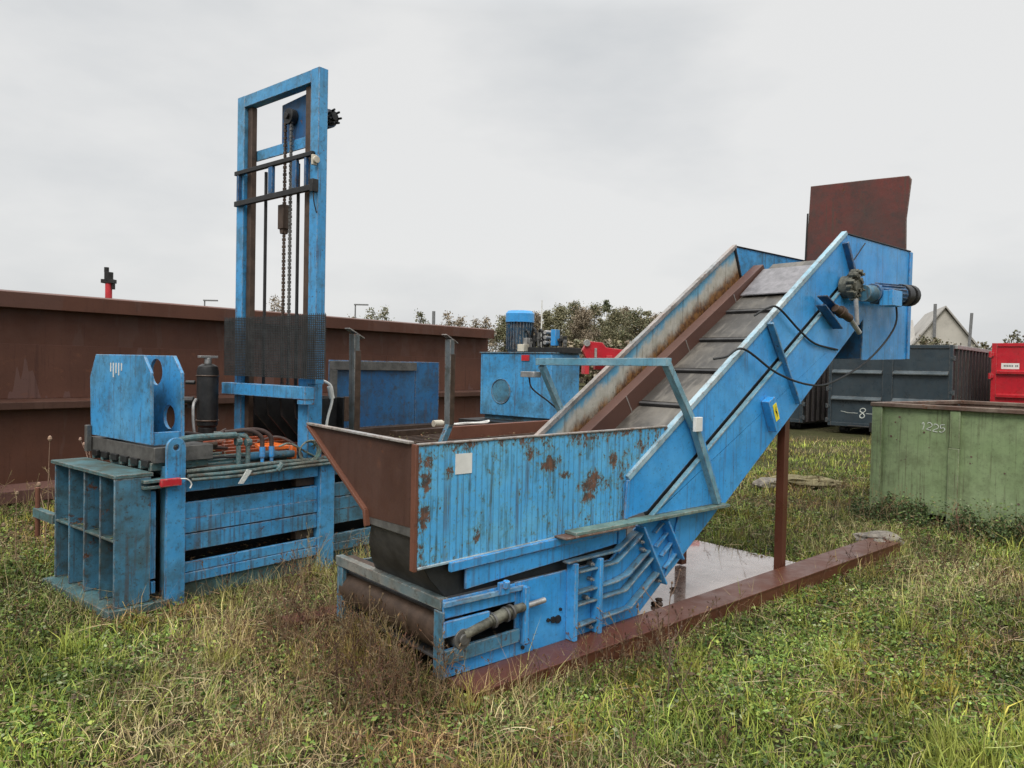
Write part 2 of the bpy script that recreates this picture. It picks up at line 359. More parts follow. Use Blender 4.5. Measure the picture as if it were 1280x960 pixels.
# bolted flange carrying the cylinder bracket
fl=MB().box(-.20,.22,.02,1.08,.985,1.09).build('flange','steel_mid',press)
for i in range(6):
    v=.12+i*.165
    MB().box(-.225,-.201,v-.05,v+.05,.955,1.0).build('flange_foot','steel_dark',fl)
m=MB()
for i in range(7):
    v=.06+i*.155; m.box(-.21,.2,v-.012,v+.03,.93,.984)
m.build('flange_web','teal_deck',fl)
MB().box(-.245,-.21,1.03,1.075,.98,1.18).build('flange_stop','steel_mid',fl)
# hex plates
def hexp(): return [(.06,1.105),(1.06,1.105),(1.085,1.55),(.98,1.72),(.19,1.72),(.075,1.60)]
br=MB().prism(hexp(),'yz',-.205,-.185).build('cylinder_bracket','blue',press,.004)
MB().disc_plate(hexp(),[circ(.45,1.60,.095,24),circ(.245,1.28,.085,24)],'yz',.005,.03).build('bracket_plate','blue',br)
MB().box(-.184,.004,.07,.11,1.10,1.19).build('bracket_strut','blue',br)
MB().box(-.184,.004,.9,.94,1.10,1.6).build('bracket_strut','blue',br)
MB().box(-.17,.0,.56,.62,1.10,1.45).cyl((-.18,.70,1.25),(.0,.70,1.25),.10,24).build('ram_eye','steel_dark',br)
m=MB()
for v,h in ((.52,.05),(.565,.085),(.61,.07),(.655,.1),(.70,.06)): m.box(-.2085,-.2055,v,v+.014,1.655-h,1.66)
m.build('paint_scuff','white',br,0)
# vertical hydraulic cylinder
vc=MB().tube([(.7,1.0,.95),(.7,1.0,1.12)],.075,20).tube([(.7,1.0,1.12),(.7,1.0,1.14),(.7,1.0,1.60),(.7,1.0,1.64),(.7,1.0,1.66)],[.07,.085,.088,.078,.045],24).build('pump_cylinder','steel_dark',press)
for zz in (1.18,1.56): MB().ring((.7,1.0,zz),(0,0,1),.089,.007,24,6).build('pump_band','steel_brown',vc,0)
MB().cyl((.7,1.0,1.66),(.7,1.0,1.71),.03,12).box(.62,.78,.975,1.025,1.71,1.73).build('pump_cap','steel_light',vc)
MB().cyl((.62,1.08,1.35),(.56,1.14,1.35),.03,10).cyl((.62,1.06,1.5),(.57,1.12,1.5),.018,8).box(.60,.66,1.1,1.16,1.28,1.34).build('pump_valve','steel_dark',vc)
MB().tube(arc([(.60,1.0,1.36),(.55,.95,1.30),(.55,.93,1.10),(.58,.9,.98)],8),.013,8).build('pump_hose','steel_light',vc,0)
MB().box(.46,.95,.72,1.12,.93,.975).build('pump_base','orange',press)
MB().box(.42,.62,.70,.78,.975,1.0).cyl((.45,.82,1.0),(.75,.80,1.01),.022,10).cyl((.80,.70,.99),(.80,1.0,1.0),.03,10).build('pump_bracket','orange',press)
# orange plates by the ram
MB().prism([(.66,.12),(.93,.08),(.93,.34),(.76,.36)],'xy',1.0,1.03).box(.9,.945,.05,.13,.92,1.03).build('ram_guard','orange_b',press)
m=MB(); 
for k in range(5): m.box(.55+.05*k,1.3,.45+.09*k,.49+.09*k,.94+.015*k,.975+.015*k)
m.build('ram_guide','orange',press)
MB().cyl((.55,.10,.965),(.92,.06,.965),.03,12).build('ram_pipe','blue_dull',press)
# hydraulic pipes
m=MB()
m.tube(arc([(-.06,.02,1.11),(.0,.05,1.13),(.12,.06,1.14),(.42,.06,1.14)],6),.024,10)
m.tube([(.42,.06,1.14),(.44,.06,1.12),(.44,.05,.92)],.018,10)
m.tube([(.30,.16,1.15),(.50,.06,1.13),(.515,.05,1.11),(.515,.05,.92)],.018,10)
m.cyl((.42,.06,1.09),(.46,.06,1.09),.03,10).cyl((.495,.05,1.08),(.535,.05,1.08),.03,10)
m.tube([(.22,.30,1.05),(.22,.30,.93)],.02,10).tube([(.26,.30,1.05),(.26,.30,.93)],.02,10)
m.build('hydraulic_pipe','teal_deck',press,0)
for k,(a,b) in enumerate((((.35,.14,1.15),.62),((.35,.10,1.16),.70))):
    MB().tube(arc([a,(b-.1,.08,1.17),(b,.05,1.12),(b+.01,.04,1.03)],8),.017,10).build('hydraulic_hose','hose',press,0)
    MB().cyl((b+.01,.04,1.04),(b+.01,.04,.96),.022,10).cyl((b+.01,.04,.96),(b+.01,.04,.90),.014,8).build('hose_fitting','blue_clean',press,0)
MB().tube(arc([(-.1,.25,1.12),(.1,.22,1.16),(.3,.2,1.13),(.42,.2,1.17)],8),.014,8).build('hydraulic_hose','hose',press,0)
for k,(p,rr,mm_) in enumerate((([(.05,.35,.99),(.2,.3,1.04),(.4,.42,1.02),(.6,.5,.99)],.013,'hose'),([(.15,.5,.97),(.3,.62,1.06),(.45,.7,1.0),(.5,.8,.98)],.011,'rubber'),([(.75,.3,1.05),(.85,.2,1.09),(.95,.12,1.04),(1.0,.05,.94)],.012,'hose'),([(.1,.15,.95),(.35,.2,.965),(.55,.12,.96),(.8,.16,.95)],.010,'rubber'),([(.78,.05,1.03),(.86,.02,1.05),(.98,-.02,.98),(1.08,-.02,.93)],.008,'weath_green'))):
    MB().tube(arc(p,7),rr,7).build('loose_hose',mm_,press,0)
MB().cyl((.22,.30,1.05),(.40,.30,1.05),.022,10).cyl((.26,.30,1.02),(.26,.30,1.09),.03,6).build('pipe_tee','steel_brown',press)
MB().box(.28,.40,.45,.58,.94,1.02).cyl((.34,.5,1.02),(.34,.5,1.08),.03,10).build('control_valve','steel_dark',press)
# conduit along deck edge
m=MB(); m.tube(arc([(.0,-.05,.885),(.4,-.045,.88),(.8,-.05,.895),(1.35,-.055,.90)],8),.014,8); m.tube(arc([(.02,-.06,.86),(.4,-.065,.852),(.85,-.06,.87),(1.35,-.06,.875)],8),.012,8)
m.tube([(0,-.02,.915),(1.3,-.02,.915)],.016,8); m.cyl((.70,-.06,.86),(.74,-.06,.91),.022,8)
m.build('conduit','teal_deck',press,0)
MB().prism([(.36,.80),(.40,.795),(.47,.885),(.43,.90)],'xz',-.085,-.08).build('hanging_tag','chalk',press,0)
m=MB()
for k in range(3): m.ring((1.0,-.03-.01*k,.985),(0.15,1,.1*k),.075+.008*k,.007,24,6)
m.tube(arc([(1.05,-.03,1.0),(1.09,.0,1.07),(1.13,.03,1.0),(1.2,-.02,.98)],6),.006,6).tube(arc([(1.03,-.03,1.02),(1.1,-.02,1.05),(1.17,-.03,1.0)],6),.006,6)
m.build('coiled_cable','weath_green',press,0)
# shear mast
MB().box(1.0,1.135,-.012,.125,.90,1.56).build('mast_foot','blue',press)
mast=MB().box(.99,1.075,-.112,-.004,1.52,4.0).build('mast_post','blue',press)
MB().box(.99,1.075,.965,1.075,.90,4.0).build('mast_post','blue',press)
MB().box(.9905,1.0745,-.003,.964,3.90,3.998).build('mast_top_beam','blue',press)
for v in (.05,.90): MB().box(1.02,1.07,v-.01,v+.055,1.0,3.895).build('guide_rail','steel_brown',press)
MB().box(1.076,1.09,.0,.97,3.44,3.53).build('mast_rear_beam','blue',press)
MB().prism([(.00,3.45),(.55,3.45),(.55,3.86),(.0,3.90)],'yz',1.095,1.11).build('motor_plate','blue_deep',press)
m=MB().cyl((1.03,.37,3.72),(1.09,.37,3.72),.065,20); m.cyl((1.01,.37,3.72),(1.09,.37,3.72),.025,12)
m.build('chain_sprocket','steel_dark',press)
mm=MB().cyl((1.20,.30,3.68),(1.20,.03,3.68),.075,20).build('hoist_motor','blue_deep',press)
m=MB().cyl((1.20,.03,3.68),(1.20,-.01,3.68),.06,18)
for k in range(7):
    a=k*math.pi/3.5; m.cyl((1.20+.05*math.cos(a),-.01,3.68+.05*math.sin(a)),(1.20+.055*math.cos(a),-.05,3.68+.055*math.sin(a)),.010,6)
m.cyl((1.20,-.01,3.68),(1.20,-.04,3.68),.03,12).build('motor_hub','steel_dark',mm)
for z0,z1 in ((3.31,3.345),(3.04,3.085)): MB().box(.95,.985,-.08,1.05,z0,z1).build('mast_crossbar','steel_dark',press)
for va,vb_ in ((.0,.025),(.13,.19),(.47,.53),(.99,1.02)): MB().box(.955,.985,va,vb_,3.086,3.309).build('crossbar_link','blue_deep',press)
for v in (.66,.19): MB().cyl((1.02,v,1.5),(1.02,v,3.30),.014,10).build('lifting_rod','steel_dark',press)
def chain(u,v,z0,z1):
    m=MB(); z=z0; k=0
    while z<z1:
        w=.020 if k%2 else .030
        m.box(u-.009,u+.009,v-w/2,v+w/2,z,z+.024); z+=.030; k+=1
    m.box(u-.003,u+.003,v-.008,v+.008,z0,z1); return m
chain(1.05,.43,1.5,3.72).build('lifting_chain','steel_brown',press,0); chain(1.05,.345,1.5,3.72).build('lifting_chain','steel_mid',press,0)
MB().box(1.02,1.09,.40,.48,2.80,3.0).prism([(.41,2.80),(.47,2.80),(.46,2.76),(.42,2.76)],'yz',1.03,1.08).build('chain_block','steel_brown',press)
MB().cyl((.965,-.11,3.27),(.965,-.135,3.27),.028,14).box(.94,.98,-.115,-.09,3.23,3.31).build('limit_switch','cream',press)
MB().box(.93,.985,-.13,-.09,3.02,3.12).build('switch_box','steel_dark',press)
MB().tube(arc([(.95,-.115,3.02),(.95,-.12,2.95),(.97,-.12,2.88),(.98,-.118,2.86)],6),.005,6).build('switch_cable','black',press,0)
# mesh guard
m=MB(); n=36
for i in range(n):
    z=1.565+i*.0138; m.box(.900+.002*(i%2),.907,-.36,1.085,z,z+.0098)
for i in range(60):
    v=-.36+i*(1.445/59); m.box(.895,.899,v-.0016,v+.0016,1.562,2.07)
m.build('mesh_guard','mesh_steel',press,0)
MB().box(.90,.998,-.11,1.13,1.40,1.50).box(.905,.995,-.105,-.0,1.36,1.399).build('front_beam','blue',press)
for v in (.17,.37,.57,.77):
    MB().prism([(1.0,1.395),(1.42,1.395),(1.42,.96),(1.25,.98),(1.13,1.12),(1.02,1.24)],'xz',v,v+.025).build('shear_knife','steel_dark',press)
MB().box(1.43,1.445,.10,1.1,.905,1.40).build('shear_back_plate','steel_dark',press)
MB().box(1.137,1.43,.99,1.02,.905,1.40).build('shear_side_plate','steel_dark',press)
# feed opening supports
for u in (1.45,2.60):
    po=MB().beam((u+.045,.03,1.10),(u+.03,.025,1.94),.055,.075,(0,1,0)).build('hopper_post','post',press)
    MB().beam((u+.05,.03,1.11),(u-.10,.0,.90),.065,.05,(0,1,0)).build('post_strut','blue_dull',po)
    MB().beam((u-.045,.03,1.985),(u+.12,.03,1.905),.07,.010,(0,0,1)).build('post_cap','pink_edge',po)
    MB().box(u+.015,u+.075,-.012,-.008,1.12,1.80).build('post_web','steel_brown',po)
bx=MB().box(2.07,3.24,1.16,1.175,1.02,1.72).build('chamber_panel','blue_deep',press)
MB().box(2.07,3.24,1.13,1.158,1.62,1.71).box(2.07,2.15,1.13,1.158,1.02,1.619).build('panel_border','steel_mid',bx)
MB().prism([(3.25,1.16),(3.56,1.10),(3.56,1.12),(3.25,1.18)],'xy',1.02,1.72).build('panel_wing','blue_deep',bx)
MB().box(2.2,2.28,1.06,1.098,1.1,1.35).build('panel_latch','steel_brown',bx)
MB().box(2.0,3.58,1.05,1.2,.9,1.018).build('panel_footing','steel_brown',bx)
MB().tube(arc([(1.15,.01,1.55),(1.20,-.04,1.50),(1.21,-.04,1.38),(1.18,-.03,1.25),(1.17,-.02,1.15)],6),.011,8).build('plug_cable','white',press,0)
MB().cyl((1.19,-.03,1.50),(1.22,-.03,1.40),.022,10).build('cable_plug','white',press)
MB().cyl((1.30,-.02,.05),(1.30,-.16,.05),.055,16).build('skid_roller','rubber',press)
# far platform
MB().box(5.1,6.6,.35,2.25,.80,.94).build('rear_platform','steel_dark',press)
m=MB()
for u in (5.2,6.5):
    for v in (.45,2.15): m.box(u-.04,u+.04,v-.04,v+.04,0,.80)
m.build('platform_leg','steel_dark',press)

# power unit (stands on the platform)
def pw(u,v,z): a=PA; return (PO.x+u*math.cos(a)-v*math.sin(a),PO.y+u*math.sin(a)+v*math.cos(a),z)
pu=thing('hydraulic_power_unit','blue hydraulic tank with motor and valves on top, standing behind the press and conveyor','power unit',pw(5.4,1.49,.94),PA)
tk=MB().box(0,.65,-.63,.63,.06,.93).build('oil_tank','blue',pu,.01)
MB().box(-.015,.665,-.645,.645,.93,.945).box(.05,.60,-.58,.58,.0,.06).build('tank_lid','blue_dull',tk)
MB().ring((-.006,.24,.40),(1,0,0),.17,.007,36,6).cyl((-.004,.24,.40),(-.001,.24,.40),.155,30).build('tank_hatch','blue_dull',tk,0)
m=MB().cyl((.35,.21,.955),(.35,.21,1.38),.17,28)
for k in range(26):
    a=2*math.pi*k/26; m.beam((.35+.17*math.cos(a),.21+.17*math.sin(a),.99),(.35+.17*math.cos(a),.21+.17*math.sin(a),1.37),.012,.05,(math.cos(a),math.sin(a),0))
mo=m.build('electric_motor','motor_oily',pu,0)
MB().tube([(.35,.21,1.375),(.35,.21,1.50),(.35,.21,1.54)],[.205,.205,.17],24).build('motor_cowl','blue_clean',mo)
MB().box(.2,.32,-.04,.02,1.0,1.15).build('terminal_box','steel_light',mo)
vb=MB().box(.15,.6,-.68,-.10,.945,1.02).build('valve_block','steel_dark',pu)
random.seed(3)
for k in range(16):
    y=-.66+.037*k; h=random.uniform(.05,.22)
    m=MB().cyl((.25+.05*(k%2),y,1.03),(.25+.05*(k%2),y,1.03+h),.025,12).cyl((.25,y,1.03+h*.5),(.25,y,1.03+h*.5+.03),.034,6)
    m.build('valve','steel_mid' if k%3==0 else 'steel_dark',vb)
MB().box(.18,.28,-.55,-.47,1.04,1.26).build('valve_solenoid','blue_clean',vb)
for k in range(3): MB().cyl((.14,-.40,1.08+.07*k),(.30,-.40,1.08+.07*k),.028,12).build('valve_spool','steel_light',vb)
MB().box(.12,.24,-.06,.06,.96,1.06).build('filter_housing','cream',vb)
for k in range(5):
    y=-.3+.12*k-.1
    MB().tube(arc([(.3,y,1.1),(.28,y+.05,1.24+.02*(k%3)),(.32,y+.12,1.2),(.4,y+.16,1.0)],6),.018,8).build('valve_hose','rubber',vb,0)
MB().box(-.012,-.003,-.26,-.12,.83,.91).build('red_sticker','red_worn',tk,0)

# white connector cable on the rear rail
pc=pw(2.78,.36,1.062)
cb=thing('power_cable','pale round plug with coiled flex lying on the rusty rail in front of the tank','cable',pc,PA)
MB().cyl((-.02,0,.035),(.09,-.01,.035),.035,16).cyl((.09,-.01,.035),(.14,-.012,.035),.022,12).build('plug','cream',cb)
MB().tube(arc([(.14,-.01,.035),(.3,.01,.012),(.55,.02,.012),(.75,-.02,.012),(.82,.0,.03),(.70,.03,.014),(.45,.02,.02),(.2,.03,.012)],8),.009,8).build('flex','white',cb,0)

# ------------------------------------------------------------------ conveyor
CA=R(90-48.8); CO=Vector((-.333,3.90,0))
cv=thing('inclined_conveyor','blue inclined belt conveyor with feed hopper and raised discharge head, in the middle','conveyor',CO,CA)
def top(u): return .974+(u-1.46)*.672
def bot(u): return .652+(u-2.47)*.6765
def mid(u): return .726+(u-1.624)*.658
# hopper panel
hp=MB().prism([(-.165,.656),(1.43,.702),(1.46,.985),(1.885,1.300),(-.165,1.283)],'xz',.012,.024).build('hopper_side','blue_panel',cv,.001)
MB().beam((-.17,.018,1.289),(1.87,.018,1.307),.026,.011,(0,0,1)).build('hopper_rim','pink_edge',hp)
MB().box(.067,.177,.008,.0115,1.12,1.228).build('paper_notice','white',hp,0)
MB().box(-.185,-.166,.008,.05,.64,1.29).build('corner_strip','rust_edge',hp)
MB().beam((-.165,.006,.655),(.95,.006,.687),.012,.014,(0,0,1)).build('panel_lip','edge_light',hp)
en=MB().prism([(.052,1.288),(1.19,1.305),(.49,.895),(.47,.85),(.052,.86)],'yz',-.18,-.168).build('hopper_end','primer2',cv,.001)
MB().beam((-.185,.05,1.297),(-.185,1.20,1.312),.035,.014,(0,0,1)).build('end_rim','pink_edge',en)
MB().beam((-.19,1.19,1.30),(-.19,.485,.885),.02,.03,(1,0,0)).beam((-.19,.485,.89),(-.19,.465,.80),.025,.03,(1,0,0)).build('end_flange','rust_edge',en)
MB().beam((-.172,.05,.835),(-.172,.465,.835),.012,.05,(0,0,1)).build('rubber_clamp','steel_mid',cv)
MB().add([q for (u,v,z) in ((-.160,.47,.82),(-.125,.55,.70),(-.06,.64,.58),(.04,.75,.465)) for q in ((u,.045,z),(u,v,z),(u+.012,v,z),(u+.012,.045,z))],
    [(4*i+a,4*i+b,4*i+4+b,4*i+4+a) for i in range(3) for a,b in ((0,1),(1,2),(2,3),(3,0))]+[(0,3,2,1),(12,13,14,15)]).build('rubber_skirt','rubber_sheet',cv,0)
MB().prism([(.60,.98),(.49,.88),(.47,.84),(.46,.85),(.48,.885),(.59,.985)],'yz',-.165,1.45).build('hopper_far_slope','primer2',cv,0)
MB().box(.12,1.6,.45,.46,.47,.84).build('lower_chute','rubber',cv)
MB().prism([(-.155,.70),(1.5,.70),(1.5,.47),(.03,.47),(-.07,.58),(-.13,.68)],'xz',.032,.042).build('chute_lip','rubber',cv)
# bands below the panel
MB().prism([(.03,.662),(1.36,.700),(1.36,.655),(.03,.612)],'xz',-.02,.008).build('hopper_sill','blue_clean',cv)
MB().prism([(.137,.609),(1.36,.652),(1.36,.572),(.139,.500)],'xz',-.005,.010).build('hopper_skirt_plate','blue_clean',cv)
MB().box(1.37,1.44,-.012,.01,.50,.70).build('hopper_bracket','blue_clean',cv)
MB().box(.36,.43,-.035,-.006,.43,.50).cyl((.395,-.045,.51),(.395,-.036,.47),.02,10).build('lug','blue_clean',cv)
# feeder frame
fs=MB()
fs.prism([(.0,.05),(.5,.05),(.5,.20),(.012,.20)],'xz',.0,.012)
fs.prism([(.0,.365),(.5,.365),(.5,.467),(0,.467)],'xz',.0,.012)
fs.prism([(.501,.05),(1.56,.045),(1.86,.25),(2.47,.652),(2.47,.70),(1.62,.70),(1.30,.478),(.501,.472)],'xz',.0,.012)
side=fs.build('feeder_side','blue_clean',cv,.002)
MB().box(-.012,-.001,-.015,.07,.05,.405).build('end_angle','blue_dull',side)
MB().box(-.01,.30,-.022,-.002,.272,.355).build('slot_cover','blue_clean',side)
MB().beam((-.01,-.012,.445),(.55,-.012,.440),.02,.028,(0,0,1)).build('slot_strip','chipped',side)
MB().beam((.0,-.014,.165),(.52,-.014,.175),.022,.075,(0,0,1)).build('slot_rail','blue_dull',side)
MB().box(.535,.565,-.05,-.002,.12,.45).build('tension_bar','blue_clean',side)
sc=MB().cyl((.12,-.02,.262),(.30,-.025,.30),.028,18).cyl((.30,-.025,.30),(.42,-.028,.325),.035,18).cyl((.42,-.028,.325),(.54,-.03,.335),.026,14).build('tension_screw','gear',side,.002)
m=MB()
for t in (.31,.40,.44): m.cyl((t,-.026,.30+.16*(t-.3)),(t+.012,-.026,.302+.16*(t-.3)),.043,20)
m.build('screw_collar','steel_mid',sc,0)
MB().cyl((.567,-.03,.335),(.70,-.035,.345),.017,12).build('screw_end','steel_light',sc)
MB().cyl((.11,-.03,.245),(.11,.1,.245),.055,20).cyl((.11,-.045,.245),(.11,-.03,.245),.03,14).build('roller_bearing','steel_mid',side)
# horizontal end rail + roller
er=MB().beam((.015,.013,.44),(.015,1.15,.44),.05,.06,(0,0,1)).build('end_rail','end_rail_mat',cv)
MB().box(.04,.09,.1,1.1,.455,.468).build('rail_angle','steel_brown',er)
MB().cyl((.10,.05,.255),(.10,1.12,.255),.105,32).build('tail_roller','steel_brown',cv)
MB().box(-.0,.6,1.13,1.15,.05,.42).box(0,.03,1.08,1.13,.08,.42).build('far_feeder_side','blue_dull',cv)
MB().box(.05,1.75,.06,1.10,.355,.37).box(.05,1.75,.06,1.10,.10,.115).build('feeder_belt','rubber_sheet',cv)
MB().prism([(.6,.05),(1.56,.05),(1.86,.25),(2.47,.652),(4.3,1.9),(4.2,2.2),(2.3,.9),(1.3,.45),(.6,.42)],'xz',1.13,1.145).build('far_frame_side','blue_dull',cv)
# uprights and kinked rails
for u in (.925,1.145): MB().box(u-.015,u+.015,-.075,-.001,.06,.525).build('upright','blue_clean',side)
rails=[[(.93,.461),(1.316,.468),(1.52,.584),(1.59,.64)],[(.935,.335),(1.32,.348),(1.436,.371),(1.65,.50)],[(.935,.262),(1.41,.272),(1.70,.455)],[(.94,.132),(1.46,.151),(1.77,.345)],[(.87,.534),(1.33,.543),(1.51,.638)]]
for rr in rails:
    m=MB()
    for a,b in zip(rr,rr[1:]): m.beam((a[0],-.03,a[1]),(b[0],-.03,b[1]),.012,.055,(0,1,0))
    m.build('guide_channel','channel',side)
for (u0,z0,u1,z1) in ((1.72,.60,1.86,.69),(1.80,.43,1.95,.54),(1.74,.50,1.88,.60),(1.84,.34,1.98,.44)):
    MB().beam((u0,-.02,z0),(u1,-.02,z1),.012,.035,(0,1,0)).build('guide_channel','blue',side)
MB().beam((1.545,-.04,.67),(1.80,-.04,.25),.014,.078,(0,1,0)).build('cross_rib','blue_clean',side)
MB().beam((1.80,-.04,.68),(1.985,-.04,.39),.014,.078,(0,1,0)).build('cross_rib','blue_clean',side)
m=MB()
for (u,z) in ((1.10,.49),(1.10,.395),(1.06,.29),(1.10,.10),(1.58,.56),(1.60,.505),(1.74,.315),(1.77,.27)):
    m.cyl((u,-.001,z),(u,-.035,z),.014,6).cyl((u,-.035,z),(u,-.05,z),.007,6)
m.build('bolt','steel_light',side,0)
m=MB()
for (u,z,r) in ((.80,.20,.02),(.84,.195,.025),(.76,.205,.012),(1.0,.12,.018),(.86,.25,.01),(.56,.09,.012)): m.cyl((u,-.001,z),(u,-.012,z),r,7)
m.build('oil_plug','steel_dark',side,0)
# ledge
lg=MB().prism([(.885,-.10),(2.50,-.10),(2.52,-.0),(.885,-.0)],'xy',.702,.722).build('ledge','weath_green',cv)
MB().prism([(.80,-.104),(1.42,-.104),(1.42,-.0),(.80,-.0)],'xy',.689,.7015).build('rusted_ledge_end','rust_rim',lg)
# incline sides
up=MB().prism([(1.435,.724),(1.46,.974),(4.385,2.940),(4.55,2.56),(4.47,mid(4.47)+.0),(1.66,mid(1.66)+.0)],'xz',-.004,.010).build('incline_side','blue_clean',cv,.002)
MB().prism([(1.70,.724),(1.70,mid(1.70)-.055),(4.57,mid(4.57)-.055),(4.80,2.242),(2.52,.695),(2.50,.724)],'xz',-.028,-.016).build('lower_side_plate','blue_clean',up,.002)
MB().prism([(2.0,.699),(2.50,.699),(2.45,.655),(1.99,.35),(1.86,.27)],'xz',-.014,-.002).build('gusset','blue_clean',up)
MB().beam((1.68,-.016,mid(1.68)-.050),(4.57,-.016,mid(4.57)-.050),.014,.040,(0,1,0)).build('side_flange','arch',up)
MB().beam((1.66,.016,mid(1.66)-.025),(4.6,.016,mid(4.6)-.025),.09,.006,(0,1,0)).build('gap_shade_strip','steel_dark',up)  # dark strip stands in for the shade inside the slot
MB().beam((1.455,.012,.985),(4.40,.012,2.957),.038,.05,(0,1,0)).build('top_rail','edge_light',up)
MB().beam((1.438,-.008,.725),(1.452,-.008,.975),.03,.012,(0,1,0)).build('front_edge','blue_clean',up)
MB().beam((3.075,-.045,2.075),(3.545,-.045,1.435),.018,.055,(0,1,0)).beam((3.105,-.025,2.095),(3.575,-.025,1.455),.06,.012,(0,1,0)).build('stiffener','blue',up)
MB().beam((4.33,-.03,2.86),(4.57,-.03,2.50),.03,.055,(0,1,0)).build('head_stiffener','blue_deep',up)
MB().prism([(4.395,2.943),(5.82,2.947),(5.85,1.85),(4.80,1.82),(4.80,2.246),(4.555,2.40),(4.555,2.565)],'xz',.0,.012).build('head_side','blue_clean',cv,.002)
MB().prism([(4.395,2.943),(5.82,2.947),(5.85,1.85),(4.80,1.82),(4.80,2.246),(4.555,2.40),(4.555,2.565)],'xz',1.115,1.127).build('head_side','blue',cv,.002)
MB().beam((4.395,.006,2.952),(5.83,.006,2.955),.03,.012,(0,0,1)).beam((4.395,1.12,2.952),(5.83,1.12,2.955),.03,.012,(0,0,1)).build('head_rim','steel_dark',cv)
MB().box(5.835,5.85,.013,1.114,1.86,2.94).build('head_back','blue',cv)
MB().box(5.80,5.86,-.016,-.001,1.852,2.945).build('head_edge_flange','blue_clean',cv)
MB().box(4.805,4.82,.013,1.114,1.83,2.52).build('chute_front','blue_deep',cv)  # deeper blue here paints in the shade under the head
# flap
fp=MB().prism([(.05,2.86),(1.15,2.80),(1.108,3.805),(.55,3.775),(.05,3.742),(.022,3.70),(.06,3.3)],'yz',5.855,5.872).build('discharge_flap','flap',cv,.004)
MB().beam((5.85,1.145,2.80),(5.85,1.13,3.50),.02,.008,(1,0,0)).build('flap_hinge','steel_dark',fp)
# inside of the incline
fw=MB().prism([(1.50,1.0),(1.62,1.085),(4.385,2.940),(4.55,2.56),(4.5,2.33),(1.62,.42)],'xz',1.13,1.142).build('far_incline_side','inner',cv,.002)
MB().beam((1.50,1.135,1.01),(4.40,1.135,2.957),.038,.045,(0,1,0)).build('top_rail','pink_edge',fw)
MB().beam((4.375,1.12,2.93),(4.56,1.12,2.50),.02,.02,(0,1,0)).build('corner_weld','steel_dark',fw)
sb=MB().beam((1.75,.97,.93-.04),(4.62,.97,2.73-.03),.17,.11,(0,1,0)).build('skirt_bar','bar',cv)
m=MB()
for t in (2.55,3.35,4.1): 
    z=.93-.04+(t-1.75)*.6237; m.beam((t-.004,.914,z),(t+.004,.914,z+.005),.172,.004,(0,1,0))
m.build('bar_joint','pink_edge',sb,0)
def bz(u): return top(u)-.42
bl=MB().prism([(1.4,.43),(1.6,bz(1.6)),(4.55,bz(4.55)),(4.75,bz(4.6)-.03),(4.75,bz(4.6)-.06),(1.6,bz(1.6)-.05),(1.4,.40)],'xz',.03,.93).build('belt','belt',cv,0)
for k in range(7):
    u=1.85+k*.42
    MB().beam((u,.03,bz(u)+.02),(u,.93,bz(u)+.02),.03,.04,(-.55,0,.83)).build('belt_cleat','rubber_sheet',bl)
    MB().beam((u+.02,.48,bz(u+.02)+.03),(u+.40,.48,bz(u+.40)+.012),.88,.012,(-.55,0,.83)).build('belt_slat','belt',bl)
MB().prism([(4.15,bz(4.15)+.07),(4.55,bz(4.55)+.09),(4.82,bz(4.6)+.06),(4.80,bz(4.6)+.05),(4.55,bz(4.55)+.08),(4.15,bz(4.15)+.06)],'xz',.04,.90).build('head_apron','apron',bl,0)
MB().cyl((4.62,.03,bz(4.6)-.12),(4.62,1.1,bz(4.6)-.12),.13,28).build('head_roller','steel_dark',cv)
# arch over the belt
ar=MB().beam((2.40,-.05,.735),(2.085,-.05,1.33),.045,.055,(0,1,0)).beam((2.095,-.05,1.30),(1.765,-.05,1.735),.045,.055,(0,1,0)).build('arch_frame','arch',cv)
MB().beam((1.76,-.078,1.745),(1.76,1.20,1.735),.05,.055,(0,0,1)).build('arch_crossbar','arch',ar)
MB().beam((1.775,1.17,1.708),(2.0,1.17,1.34),.045,.05,(0,1,0)).build('arch_far_leg','arch',ar)
MB().beam((2.44,-.045,.735),(2.13,-.045,1.33),.05,.02,(0,1,0)).build('arch_flange','blue_clean',ar)
MB().box(2.04,2.12,-.105,-.079,1.27,1.37).build('proximity_switch','white',ar)
se=MB().box(1.72,1.80,1.20,1.36,1.61,1.655).build('sensor','steel_light',ar)
MB().tube(arc([(1.76,1.30,1.61),(1.78,1.28,1.52),(1.9,1.22,1.42),(1.98,1.2,1.36)],7),.007,6).build('sensor_cable','black',se,0)
# labelled box
lb=MB().prism([(2.99,1.46),(3.08,1.50),(3.19,1.27),(3.12,1.22)],'xz',-.10,-.030).build('junction_box','blue_clean',cv)
MB().prism([(3.045,1.43),(3.095,1.455),(3.155,1.33),(3.105,1.305)],'xz',-.1035,-.1005).build('warning_label','yellow',lb,0)
MB().prism([(3.09,1.43),(3.085,1.385),(3.10,1.39),(3.115,1.34),(3.115,1.375),(3.10,1.373)],'xz',-.106,-.104).build('bolt_symbol','black',lb,0)
